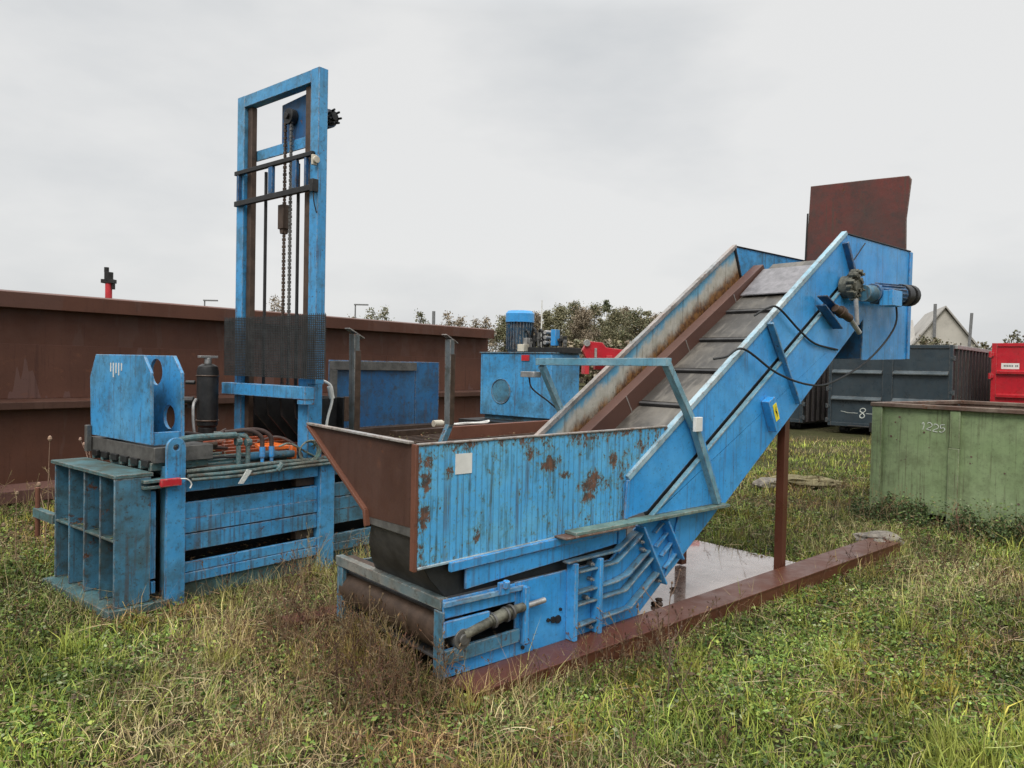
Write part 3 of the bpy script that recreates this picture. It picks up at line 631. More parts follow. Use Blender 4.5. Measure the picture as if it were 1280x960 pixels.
# drive
dr=MB().cyl((4.33,-.02,2.46),(4.33,-.13,2.46),.10,24).cyl((4.33,-.12,2.46),(4.33,-.16,2.46),.06,18).build('gearbox','gear',cv)
random.seed(5); m=MB()
for k in range(48):
    a=random.uniform(0,6.28); r=random.uniform(.03,.135); x=4.34+r*math.cos(a); z=2.47+r*math.sin(a); m.cyl((x,-.10,z),(x,-.12-random.uniform(.02,.06),z),random.uniform(.008,.02),6)
m.build('gear_bolt','gear',dr,0)
MB().cyl((4.43,-.15,2.41),(4.62,-.15,2.42),.075,20).build('gear_neck','blue_dull',dr)
mt=MB().cyl((4.62,-.15,2.425),(5.22,-.15,2.455),.085,24).build('drive_motor','blue_deep',cv)
m=MB()
for k in range(16):
    a=2*math.pi*k/16; m.beam((4.68,-.15+.088*math.cos(a),2.428+.088*math.sin(a)),(5.18,-.15+.088*math.cos(a),2.453+.088*math.sin(a)),.006,.022,(0,math.cos(a),math.sin(a)))
m.build('cooling_fin','blue_deep',mt,0)
MB().cyl((5.22,-.15,2.455),(5.34,-.15,2.46),.105,20).cyl((5.34,-.15,2.46),(5.40,-.15,2.463),.085,18).cyl((5.40,-.15,2.463),(5.47,-.15,2.466),.105,18).build('fan_cowl','steel_dark',mt)
MB().box(4.66,4.86,-.32,-.20,2.31,2.45).build('terminal_box','blue_clean',mt)
MB().prism([(3.84,2.35),(4.17,2.22),(4.17,2.207),(3.84,2.337)],'xz',-.12,-.03).prism([(3.82,2.27),(4.14,2.09),(4.14,2.077),(3.82,2.257)],'xz',-.12,-.03).build('torque_bracket','blue_deep',cv)
MB().cyl((3.98,-.12,2.25),(4.20,-.15,2.17),.035,14).cyl((4.05,-.13,2.23),(4.10,-.135,2.21),.05,12).build('torque_arm','steel_brown',cv)
MB().cyl((4.2,-.15,2.17),(4.35,-.17,2.05),.022,10).cyl((4.30,-.15,2.35),(4.32,-.16,2.12),.02,10).build('torque_link','steel_light',cv)
MB().tube(arc([(4.45,-.03,2.68),(4.60,-.03,2.80),(4.72,-.03,2.90)],4),.006,6).build('sight_wire','steel_dark',cv,0)
# cables
MB().tube(arc([(2.98,.04,2.13),(3.06,-.02,2.19),(3.20,-.04,2.20),(3.53,-.045,2.04),(3.80,-.045,1.94),(4.22,-.04,1.90)],8),.009,8).build('control_cable','black',cv,0)
MB().tube(arc([(2.44,.04,1.78),(2.52,-.02,1.80),(2.70,-.05,1.86),(3.10,-.09,1.69),(3.52,-.12,1.60),(3.90,-.14,1.61),(4.57,-.16,1.82),(5.06,-.18,2.14),(5.02,-.20,2.40)],8),.009,8).build('supply_cable','black',cv,0)
# legs
MB().box(3.47,3.54,.02,.09,.035,1.44).build('support_leg','beam',cv)
MB().box(2.98,3.05,.66,.73,.035,1.06).build('support_leg','beam',cv)

# ------------------------------------------------------------------ base skid under the conveyor
sk=thing('steel_skid','rust brown steel skid of a long beam and wet floor plate under the conveyor','base frame',CO,CA)
b=MB()
def yb(u): return -.235-.008*u
def zb(u): return .047+.012*u
for (o0,o1,h0,h1) in ((0,None,-.012,0),(0.004,.016,-.15,-.013),(-.02,.05,-.165,-.151)):
    vs=[]
    for u in (.03,5.12):
        y0=yb(u)+o0; y1=(-.004 if o1 is None else yb(u)+o1)
        vs+=[(u,y0,zb(u)+h0),(u,y1,zb(u)+h0),(u,y1,zb(u)+h1),(u,y0,zb(u)+h1)]
    b.add(vs,[(0,1,2,3),(7,6,5,4),(0,4,5,1),(1,5,6,2),(2,6,7,3),(3,7,4,0)])
b.build('long_beam','beam',sk,.002)
MB().box(.4,3.92,-.002,1.28,.01,.022).build('floor_plate','wet',sk,.001)
MB().box(-.25,3.9,1.285,1.44,-.06,.05).build('far_beam','beam',sk)
def blob(name,loc,rad,mat,seed,par=None,n=3,amp=.35):
    bm=bmesh.new(); bmesh.ops.create_icosphere(bm,subdivisions=n,radius=1); rs=random.Random(seed)
    from mathutils import noise as mn
    for v in bm.verts:
        d=1+amp*mn.noise(v.co*1.7+Vector((seed,0,0)))+amp*.4*mn.noise(v.co*5+Vector((0,seed,0)))
        v.co=Vector((v.co.x*rad[0],v.co.y*rad[1],v.co.z*rad[2]))*d
    me=bpy.data.meshes.new(name); bm.to_mesh(me); bm.free(); me.materials.append(M[mat]); o=bpy.data.objects.new(name,me); COL.objects.link(o); o.location=loc
    if par: o.parent=par
    return o
def cw(u,v,z): a=CA; return (CO.x+u*math.cos(a)-v*math.sin(a),CO.y+u*math.sin(a)+v*math.cos(a),z)
tag(blob('concrete_lump',cw(5.22,-.02,.08),(.24,.13,.07),'stone',3),'rough grey concrete lump at the far end of the brown beam','stone')
tag(blob('stone',cw(5.02,-.12,.075),(.08,.06,.05),'stone',8),'small pale stone resting on the end of the brown beam','stone')
tag(blob('weathered_log',(4.35,11.2,.06),(.55,.14,.09),'wood',5,amp=.5),'bleached log half sunk in the grass behind the brown leg','log')
tag(blob('stone',(3.75,10.9,.05),(.22,.16,.10),'stone',12),'brownish stone in the grass left of the bleached log','stone')
for i,(u,v,s) in enumerate(((1.95,.12,.03),(2.05,.18,.02),(2.35,.28,.018),(2.6,.03,.02))):
    o=blob('dirt_clod',cw(u,v,.035),(s*1.3,s,s*.7),'steel_brown',20+i); tag(o,['largest dark clod lying on the wet plate beside the conveyor foot','small dark clod behind the largest on the wet plate','tiny dark clod alone in the middle of the wet plate','dark clod beside the long brown beam'][i],'clod','dirt clods on the wet plate')

# ------------------------------------------------------------------ long brown trough behind
WA=R(90-37.5)
wl=thing('steel_trough','long rust brown steel trough with overhanging rim, stretching behind the press','steel trough',(-5.80,8.5,0),WA)
L0,L1=-5.0,8.65
MB().box(L0,L1,0,.05,.0,2.25).build('long_wall','primer',wl,0)
m=MB()
for u in (-1.2,1.9,5.0,8.0): m.box(u,u+.008,-.004,-.0005,.22,1.09).box(u+.9,u+.908,-.016,-.0125,1.2,1.83)
m.build('weld_seam','rust_edge',wl,0)
MB().prism([(-.20,2.41),(.0,2.44),(.05,2.44),(.05,2.251),(.0,2.251),(-.0,2.235),(-.19,2.235)],'yz',L0,L1).build('rim','primer',wl,.004)
MB().prism([(-.002,1.20),(-.16,1.165),(-.16,1.085),(-.145,1.075),(-.002,1.10)],'yz',L0,L1).build('ledge','primer2',wl,.004)
MB().box(L0,L1,-.012,-.001,1.20,1.83).build('overlay_plate','wall',wl,.003)
MB().prism([(-.002,.22),(-.16,.16),(-.16,.02),(-.002,.02)],'yz',L0,L1).build('bottom_flange','wall',wl,.004)
MB().box(L0,L1,2.2,2.25,0,2.35).build('far_wall','primer',wl,0)
MB().box(L1+.002,L1+.04,-.0,2.25,0,2.40).build('end_wall','primer',wl,0)
MB().box(L0,L1,.06,2.19,.2,.22).build('trough_floor','primer',wl,0)

# ------------------------------------------------------------------ containers
def big_container(name,label,org,rz,W,L,H,fm,smm,grp,rails=(.40,.70),label_box=False,eight=False):
    t=thing(name,label,'container',org,rz,grp)
    # front face is x=0 plane, y from 0..W ; x goes away
    bd=MB().box(.03,.06,.05,W-.05,.28,H-.06).build('front_panel',fm,t,.002)
    m=MB().box(0,.10,.0,.09,.20,H).box(0,.10,W-.09,W,.20,H).box(.0,.09,.091,W-.091,H-.09,H).box(.0,.09,.091,W-.091,.20,.30).box(-.005,.05,W/2-.13,W/2+.13,.301,H-.091)
    m.build('front_frame',fm,t,.006)
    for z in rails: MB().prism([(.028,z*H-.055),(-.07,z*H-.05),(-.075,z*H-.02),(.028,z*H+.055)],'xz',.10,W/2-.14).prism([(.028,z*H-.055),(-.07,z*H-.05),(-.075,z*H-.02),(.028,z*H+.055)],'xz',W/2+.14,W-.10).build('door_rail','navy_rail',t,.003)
    sd=MB().box(.10,L,.0,.03,.2,H-.1).box(.10,L,W-.03,W,.2,H-.1).box(L,L+.04,0,W,.2,H).box(.1,L,.03,W-.03,.18,.22).build('side_wall',smm,t,0)
    m=MB()
    x=.25
    while x<L-.1:
        m.prism([(x,-.001),(x+.03,-.06),(x+.14,-.06),(x+.18,-.001)],'xy',.22,H-.101); x+=.42
    m.build('side_rib',smm,t,.003)
    MB().box(.101,L+.04,-.07,.04,H-.1,H).box(.101,L+.04,W-.04,W+.05,H-.1,H).build('top_rail',smm if smm!='navy_side' else 'steel_light',t,.006)
    for y in (-.03,W+.03):
        for z in (.35,.75,H*.5,H-.35): MB().cyl((.0,y,z-.06),(.0,y,z+.06),.035,10).box(-.02,.06,(y if y<0 else W-.06),(.06 if y<0 else y),z-.03,z+.03).build('hinge',fm,t,.003)
    m=MB()
    for x in (.4,L-.6):
        for y in (.35,W-.35): m.cyl((x,y-.12,.10),(x,y+.12,.10),.10,16)
    m.build('roller_wheel','rubber',t,.004)
    MB().box(.2,L,.30,.42,.101,.2).box(.2,L,W-.42,W-.30,.101,.2).build('under_rail','steel_dark',t)
    m=MB().cyl((-.06,W*.5+.35,.22),(-.06,W*.5+.95,.22),.03,8).box(-.1,.02,W*.5+.3,W*.5+.4,.1,.35); m.build('door_latch','steel_dark',t)
    return t
rz=R(90-42)
cd=big_container('roll_container','dark slate roll-off container with a white chalk 8, right behind the green skip',(11.3,19.3,0),rz,3.1,6.0,2.47,'navy','navy_side','dark roll-off containers')
c2=big_container('roll_container','dark slate container mostly hidden behind the raised end of the conveyor',(8.55,22.05,0),rz,3.0,6.0,2.45,'navy','navy_side','dark roll-off containers')
# red one: its front runs towards the camera side
t=thing('red_container','bright red container with a small white label, at the right edge beyond the green skip','container',(12.66,19.9,0),rz)
W=2.6;H=2.56
MB().box(.03,.06,-W+.05,-.05,.28,H-.06).build('front_panel','red',t,.002)
MB().box(0,.10,-.12,0,.20,H).box(0,.10,-W,-W+.12,.20,H).box(0,.09,-W+.121,-.121,H-.09,H).box(0,.09,-W+.121,-.121,.2,.3).build('front_frame','red',t,.006)
for z in (.46,.70): MB().prism([(.028,z*H-.05),(-.05,z*H-.04),(-.055,z*H+.03),(.028,z*H+.06)],'xz',-W+.13,-.13).build('door_rail','red',t,.003)
MB().box(.1,5.5,-.03,0,.2,H-.02).box(.1,5.5,-W,-W+.03,.2,H-.02).box(5.5,5.54,-W,0,.2,H).build('side_wall','red_worn',t,0)
for z in (.45,.85,H*.66,H-.3): MB().cyl((-.01,.02,z-.08),(-.01,.02,z+.08),.045,10).box(-.05,.02,-.06,.02,z-.05,z+.05).build('hinge','red',t,.003)
MB().box(.027,.0295,-.62,-.22,H*.735,H*.795).build('white_label','white',t,0)
m=MB()
for k in range(9): 
    if k!=6: m.box(.0245,.0265,-.28-.036*k-.022,-.28-.036*k,H*.757,H*.777)
m.build('label_print','steel_mid',t,0)
MB().cyl((.4,-.5,.1),(.4,-.3,.1),.1,14).cyl((5,-.5,.1),(5,-.3,.1),.1,14).cyl((.4,-2.3,.1),(.4,-2.1,.1),.1,14).cyl((5,-2.3,.1),(5,-2.1,.1),.1,14).build('roller_wheel','rubber',t)
# chalk marks: strokes on a face (coordinates in that face's plane)
DIG={'1':[[(.1,.8),(.35,1),(.35,0)]],'2':[[(0,.8),(.15,1),(.45,1),(.6,.8),(.5,.5),(.0,.02),(.62,0)]],'5':[[(.6,1),(.08,1),(.04,.58),(.4,.6),(.6,.35),(.5,.06),(.2,0),(0,.1)]],
'8':[[(.35,.52),(.1,.7),(.2,.95),(.5,1),(.65,.8),(.4,.52),(.12,.3),(.12,.05),(.35,-.02),(.55,.15),(.5,.35),(.35,.52)]]}
def strokes(txt,h,f,r):
    m=MB(); x=0
    for ch in txt:
        for s in DIG[ch]: m.tube([f(x+p[0]*h,p[1]*h) for p in arc([(a,b,0) for a,b in s],4)],r,5)
        x+=.85*h
    return m
strokes('8',.26,lambda a,b:(.026,2.26-a,.46+b),.012).tube([(.026,2.75,.62),(.026,2.55,.58),(.026,2.3,.58)],.006,5).tube([(.026,2.08,.58),(.026,1.75,.57)],.006,5).build('chalk_number','chalk_worn',cd,0)
# green skip : x along length (towards the camera right), y across (away)
ga=math.atan2(-.8,.6)
gs=thing('green_skip','faded green steel skip with flaking rusty rim and chalked 1225','skip',(4.42,9.12,0),ga)
GL,GW,GH=4.6,2.2,1.30
MB().box(.06,GL,-.0,.03,.10,GH).build('side_wall','green',gs,0)
MB().box(.06,GL,GW-.03,GW,.10,GH).box(.0,.03,.03,GW-.03,.1,GH).box(GL,GL+.03,.0,GW,.1,GH).build('far_wall','rust_rim',gs,0)
MB().box(.03,GL,.03,GW-.03,.10,.13).build('skip_floor','rust_rim',gs,0)
MB().box(-.02,.10,-.045,-.001,.02,GH-.0).build('corner_post','green',gs,.006)
for x in (.86,2.0,3.1):
    MB().box(x,x+.115,-.05,-.001,.02,GH-.42).box(x+.004,x+.111,-.04,-.001,GH-.419,GH-.0).build('side_stiffener','green',gs,.006)
rm=MB().box(-.04,GL+.05,-.055,.05,GH+.001,GH+.05).box(-.04,GL+.05,GW-.05,GW+.05,GH+.001,GH+.05).box(-.04,.06,.051,GW-.051,GH+.001,GH+.05).box(GL-.02,GL+.05,.051,GW-.051,GH+.001,GH+.05).build('rim','rust_rim',gs,.008)
strokes('1225',.082,lambda a,b:(.53+a+.012*math.sin(31*b)+.0,-.002,1.055+b+.010*math.sin(a*23)),.0048).build('chalk_number','chalk_worn',gs,0)
m=MB(); random.seed(12)
for k in range(16):
    x=random.uniform(.15,1.7); z=random.uniform(.3,1.2); r=random.uniform(.006,.016); m.cyl((x,-.001,z),(x,-.004,z),r,6)
m.build('rust_dent','rust_rim',gs,0)

# ------------------------------------------------------------------ far things
rd=thing('red_implement','red farm implement with bolted frame and arm, beyond the power unit','implement',(1.45,15.6,0),R(8))
MB().prism([(.0,2.05),(.10,2.24),(.42,2.22),(.50,2.12),(.85,2.08),(1.15,2.12),(1.4,2.26),(1.65,2.22),(1.8,2.0),(1.5,1.85),(.6,1.80),(.1,1.84)],'xz',0,.14).build('arm','red',rd,.01)
MB().box(.35,2.6,.3,.45,1.65,2.02).box(.05,.15,.0,.3,1.55,1.8).box(.5,.62,-.05,.0,1.5,1.95).box(1.5,2.8,.35,.6,1.9,2.2).build('frame','red_worn',rd,.01)
MB().box(.25,.30,-.02,-.001,1.9,2.1).cyl((.08,-.01,2.2),(.08,-.05,2.2),.07,12).build('pivot_pin','steel_light',rd)
MB().box(.1,2.2,.0,.9,1.02,1.07).box(.12,2.2,.02,.88,.0,1.02).build('base_box','primer2',rd)
MB().box(.25,.4,-.03,.02,1.07,1.55).box(1.2,1.35,-.03,.02,1.07,1.55).build('upright','cream',rd)
cm=thing('camera_mast','red mast with black camera head rising behind the brown trough','mast',(-10.75,20,0))
MB().cyl((0,0,0),(0,0,3.72),.085,16).build('mast_pole','red_worn',cm)
MB().cyl((0,0,3.72),(0,0,3.95),.11,14).cyl((-.06,0,3.95),(-.06,0,4.08),.06,10).box(-.16,.16,-.1,.1,3.66,3.76).cyl((.12,0,3.5),(.12,0,3.72),.05,8).build('camera_head','steel_dark',cm)
def lamp(x,y,h,lab,arm=1.2,sg=1):
    t=thing('street_lamp',lab,'street lamp',(x,y,0),0,'far street lamps')
    MB().tube([(0,0,0),(0,0,h)],[.11,.06],10).build('lamp_post','pole',t,0)
    MB().box(-.1,arm,-.12,.12,h,h+.12).build('lamp_head','pole',t,0)
lamp(-28.7,70,7.1,'thin grey street lamp beyond the trough, left of the mast'); lamp(-14.7,70,7.0,'thin grey street lamp beyond the trough, right of the mast')
t=tag(MB().tube([(0,0,0),(0,0,5.9)],[.16,.13],10).build('chimney_pipe','pole',None,0),'plain dark upright pipe among the far tree tops','pipe'); t.location=(-6.35,60,0)
t=tag(MB().tube([(0,0,0),(0,0,5.2)],[.05,.03],8).build('antenna_pole','white',None,0),'thin white pole in front of the far wood','pole'); t.location=(1.5,40,0)
# house
hs=thing('gabled_house','pale gabled house with grey sheet roof above the dark container','house',(32.3,61,0),R(-20))
MB().prism([(0,0),(4.6,0),(4.6,3.9),(2.3,6.95),(0,3.9)],'xz',0,9).build('wall','house_wall',hs,0)
rf=MB().prism([(-.3,3.75),(2.3,7.2),(2.3,7.05),(-.15,3.75)],'xz',-.3,9.3).prism([(4.9,3.75),(2.3,7.2),(2.3,7.05),(4.75,3.75)],'xz',-.3,9.3).build('roof','house_roof',hs,0)
MB().box(-8,-.05,.6,6,0,3.2).build('side_wing','house_wall',hs,0)
MB().prism([(.3,3.2),(3.4,6.3),(6.3,3.2)],'yz',-8.2,.5).build('wing_roof','house_roof',hs,0)
for k,(z,y) in enumerate(((4.2,1.35),(5.6,2.75))): MB().beam((-8,y-.05,z+.02),(-.4,y-.05,z+.02),.3,.06,(0,-.7,.7)).build('roof_light','white',hs,0)
MB().tube([(1.5,-.6,0),(1.5,-.6,7.3)],.12,8).build('flue_pipe','pole',hs,0)
MB().tube([(3.6,-1.6,0),(3.85,-1.6,6.5)],.11,8).build('flue_pipe','pole',hs,0)

# ------------------------------------------------------------------ foliage helpers (numpy)
def fast_mesh(name,verts,loops,lstart,ltot,cols,mat):
    me=bpy.data.meshes.new(name); me.vertices.add(len(verts)); me.vertices.foreach_set('co',np.asarray(verts,np.float32).ravel())
    me.loops.add(len(loops)); me.loops.foreach_set('vertex_index',np.asarray(loops,np.int32))
    me.polygons.add(len(lstart)); me.polygons.foreach_set('loop_start',np.asarray(lstart,np.int32)); me.polygons.foreach_set('loop_total',np.asarray(ltot,np.int32))
    a=me.color_attributes.new('Col','FLOAT_COLOR','POINT'); c=np.ones((len(verts),4),np.float32); c[:,:3]=cols; a.data.foreach_set('color',c.ravel())
    me.update(); me.validate(); me.materials.append(M[mat]); return me
def vnoise(x,y,s,seed):
    r=np.random.default_rng(seed).random((64,64)); X=x*s+100;Y=y*s+100
    i=np.floor(X).astype(int);j=np.floor(Y).astype(int);fx=X-i;fy=Y-j;fx=fx*fx*(3-2*fx);fy=fy*fy*(3-2*fy)
    g=lambda a,b:r[a%64,b%64]
    return (g(i,j)*(1-fx)+g(i+1,j)*fx)*(1-fy)+(g(i,j+1)*(1-fx)+g(i+1,j+1)*fx)*fy
def fbm(x,y,s,seed): return (vnoise(x,y,s,seed)+.5*vnoise(x,y,s*2.1,seed+1)+.25*vnoise(x,y,s*4.3,seed+2))/1.75
def gz(x,y): 
    d=np.hypot(x,y); w=np.clip((d-14)/20,0,1)
    dx=x+.333;dy=y-3.90;c,s_=math.cos(R(41.2)),math.sin(R(41.2)); u=dx*c+dy*s_; v=-dx*s_+dy*c
    dip=.045*np.exp(-((v+.5)/.45)**2)*(1/(1+np.exp(-(u-.2)*4)))*(1/(1+np.exp((u-5.6)*4)))
    return (.09*(fbm(x,y,1.1,50)-.5)+.05*(fbm(x,y,4.,53)-.5))*(1-w)-.025-dip
def quads(name,C,U,Vv,cols,mat):
    """leaf quads: centres C, half axes U and Vv"""
    n=len(C); v=np.empty((n,4,3)); v[:,0]=C-U;v[:,1]=C-Vv*.9+U*.1;v[:,2]=C+U;v[:,3]=C+Vv
    return fast_mesh(name,v.reshape(-1,3),np.arange(4*n),np.arange(n)*4,np.full(n,4),np.repeat(cols,4,0),mat)
def runit(n,r): 
    a=r.normal(size=(n,3)); return a/np.linalg.norm(a,axis=1,keepdims=True)

# ground: one sheet
def ground():
    a=np.concatenate([-np.geomspace(900,14,26),np.linspace(-13,13,105),np.geomspace(14,900,26)])
    b=np.concatenate([-np.geomspace(300,3,12),np.linspace(-2.5,22,99),np.geomspace(23,1200,26)])
    X,Y=np.meshgrid(a,b); Z=gz(X,Y); nx,ny=len(a),len(b)
    v=np.stack([X.ravel(),Y.ravel(),Z.ravel()],1); i,j=np.meshgrid(np.arange(nx-1),np.arange(ny-1)); k=(j*nx+i).ravel()
    lp=np.stack([k,k+1,k+nx+1,k+nx],1).ravel(); n=len(k)
    me=fast_mesh('ground',v,lp,np.arange(n)*4,np.full(n,4),np.full((len(v),3),.1),'ground'); me.polygons.foreach_set('use_smooth',[True]*n)
    o=bpy.data.objects.new('ground',me); COL.objects.link(o); o['kind']='structure'; o['label']='rough grassy ground of the storage yard'; o['category']='ground'
ground()

def inframe(x,y,o,rz):  # world -> local
    dx=x-o[0];dy=y-o[1];c,s=math.cos(rz),math.sin(rz); return dx*c+dy*s,-dx*s+dy*c
def blocked(x,y):
    u,v=inframe(x,y,PO,PA); b=(u>-.5)&(u<5.1)&(v>-.02)&(v<1.12)
    u,v=inframe(x,y,CO,CA); b|=(u>.02)&(u<3.9)&(v>-.19)&(v<1.25); b|=(u>0)&(u<5.1)&(v>-.19)&(v<.0)
    u,v=inframe(x,y,(-5.8,8.5),WA); b|=(v>-.1)
    u,v=inframe(x,y,(4.42,9.12),ga); b|=(u>0)&(u<4.6)&(v>0)&(v<2.2)
    u,v=inframe(x,y,(11.3,19.3),rz); b|=(u>0)
    u,v=inframe(x,y,(8.55,22.05),rz); b|=(u>0)
    return b
def edge_dist(x,y):
    """closeness to the feet of machines where weeds grow tall, 0..1"""
    def near(u,v,u0,u1,v0,v1,w):
        dx=np.maximum(np.maximum(u0-u,u-u1),0);dy=np.maximum(np.maximum(v0-v,v-v1),0); return np.exp(-(dx*dx+dy*dy)/w**2)
    u,v=inframe(x,y,PO,PA); e=near(u,v,-.5,5,0,1.1,.25)
    u,v=inframe(x,y,CO,CA); e=np.maximum(e,near(u,v,-.02,.5,.0,1.15,.45)); e=np.maximum(e,.55*near(u,v,.2,5.3,-.2,0,.16)); e=np.maximum(e,.5*near(u,v,3.6,5.6,0.1,.3,.5))
    u,v=inframe(x,y,(4.42,9.12),ga); e=np.maximum(e,near(u,v,0,4.6,0,2.2,.42))
    u,v=inframe(x,y,(-5.8,8.5),WA); e=np.maximum(e,near(u,v,-5,8.6,-.1,2,.5))
    return e
PAL=np.array([(.15,.215,.032),(.225,.285,.050),(.070,.115,.020),(.33,.345,.070),(.38,.33,.14),(.47,.40,.21),(.20,.14,.07),(.09,.06,.032)])
def scatter(dens,r,ymin=2.6,ymax=19,fall=True):
    xs=[];ys=[]
    for (a,b,k) in ((2.6,4.5,1.),(4.5,6.5,.62),(6.5,9,.34),(9,13,.17),(13,22,.07)):
        if a>ymax: break
        b=min(b,ymax); W0=b*.75+.6; n=int((b-a)*2*W0*dens*(k if fall else 1)); x=r.uniform(-W0,W0,n);y=r.uniform(a,b,n)
        ok=(np.abs(x)<y*.74+.5); xs.append(x[ok]);ys.append(y[ok])
    x=np.concatenate(xs);y=np.concatenate(ys); ok=~blocked(x,y); return x[ok],y[ok]
def zones(x,y):
    """where the sward is green, strawy or brown: three smooth fields in world metres"""
    dry=fbm(x,y,.8,20); lush=fbm(x,y,1.7,30); brown=np.clip((fbm(x,y,1.25,90)-.50)*6,0,1)
    # worn straw round the skip corner and the fallen log, green strip beyond, brown tangle before the feeder
    def bell(cx,cy,rx,ry): return np.exp(-((x-cx)/rx)**2-((y-cy)/ry)**2)
    dry=dry+.30*bell(3.9,8.6,.9,1.1)-.22*bell(3.5,13,2.5,1.6)-.12*bell(2.6,4.6,1.1,.7)-.1*bell(-3.2,4.4,1.,.9)+.18*bell(-1.4,4.8,.7,.6)+.15*bell(.2,3.1,.6,.35)+.12*bell(3.2,5.6,.8,.7)
    u,v=inframe(x,y,CO,CA); brown=np.clip(brown+.9*np.exp(-((u+.25)/.45)**2)*(v>-.4)*(v<1.6)+.6*bell(1.5,3.7,.45,.3),0,1)
    return dry,lush,brown
def blades():
    r=np.random.default_rng(5); x,y=scatter(8200,r)
    # tussocks: keep more where a fine field is high, leaving dark gaps between
    tu=vnoise(x,y,11.,80)*.6+vnoise(x,y,26.,81)*.4; ok=r.random(len(x))<np.clip((tu-.28)*2.6,.08,1); x,y=x[ok],y[ok]; tu=tu[ok]
    n=len(x); e=edge_dist(x,y); far=np.clip((y-6)/10,0,1); dry,lush,brown=zones(x,y)
    kind=(r.random(n)<np.clip((dry-.41)*2.6+.12,.07,.85)).astype(int); kind=np.where(r.random(n)<e*.5,1,kind)
    h=np.where(kind==1,r.gamma(2.6,.024,n)+.025,r.gamma(3.2,.0125,n)+.022)*(.55+.8*lush+.5*tu)+e*r.random(n)*.10*(kind==1)
    tuft=np.clip((vnoise(x,y,6.5,120)*.7+vnoise(x,y,1.6,122)*.3-.70)*14,0,1); h*=1+.8*tuft*(r.random(n)<.6)
    h=np.minimum(h,.42)
    w=np.where(kind==1,.0016,.0030)*(1+.9*far)*r.uniform(.6,1.5,n)
    a=r.uniform(0,2*np.pi,n)+2.*fbm(x,y,1.5,140); lean=np.where(r.random(n)<.45,r.uniform(.9,1.45,n),r.beta(2,2,n)*1.1); lean*=np.where(tuft>.3,.6,1.)
    d=np.stack([np.cos(a),np.sin(a),np.zeros(n)],1); sd=np.stack([-np.sin(a),np.cos(a),np.zeros(n)],1)
    tw=r.uniform(-1,1,n)[:,None]; sd=sd+d*tw; sd/=np.linalg.norm(sd,axis=1,keepdims=True)
    z=gz(x,y)-.006; P0=np.stack([x,y,z],1); up=np.array([0,0,1.])
    bend=r.uniform(1.,1.7,n)
    c1=np.cos(lean*.6)[:,None];s1=np.sin(lean*.6)[:,None];c2=np.cos(lean*bend)[:,None];s2=np.sin(lean*bend)[:,None]; H=h[:,None]
    P1=P0+(up*c1+d*s1)*H*.5; P2=P1+(up*c2+d*s2+sd*r.normal(0,.25,(n,1)))*H*.5; P2[:,2]=np.maximum(P2[:,2],z+.008); ww=w[:,None]
    v=np.stack([P0-sd*ww,P0+sd*ww,P1-sd*ww*.85,P1+sd*ww*.85,P2],1).reshape(-1,3)
    o=(np.arange(n)*5)[:,None]; lp=np.concatenate([o+np.array([[0,1,3,2]]),o+np.array([[2,3,4]])],1).ravel()
    ls=np.stack([np.arange(n)*7,np.arange(n)*7+4],1).ravel(); lt=np.tile([4,3],n)
    g=r.random(n); yl=fbm(x,y,.7,60); gi=np.where(g<.45-.3*yl,0,np.where(g<.66-.1*yl,1,np.where(g<.78,2,3))); di=np.where(g<.40,4,np.where(g<.62,5,np.where(g<.86,6,7)))
    ci=np.where(kind==1,di,gi); dkp=.62+.62*np.clip((fbm(x,y,2.1,150)-.32)*2.6,0,1)[:,None]; c=PAL[ci]*r.lognormal(0,.26,(n,1))*(.80+.35*lush[:,None])*dkp; c=c*(1-tuft[:,None]*.5)+PAL[3]*1.15*tuft[:,None]*.5
    br=(brown*.7)[:,None]; c=c*(1-br)+c*np.array([.85,.55,.50])*br
    c=np.repeat(c,5,0).reshape(n,5,3); c[:,4]=c[:,4]*1.15
    me=fast_mesh('grass',v,lp,ls,lt,c.reshape(-1,3),'blade'); ob=bpy.data.objects.new('grass',me); COL.objects.link(ob)
    tag(ob,'short green and straw coloured grass covering the yard','grass',None,'stuff'); print('blades',n)
blades()
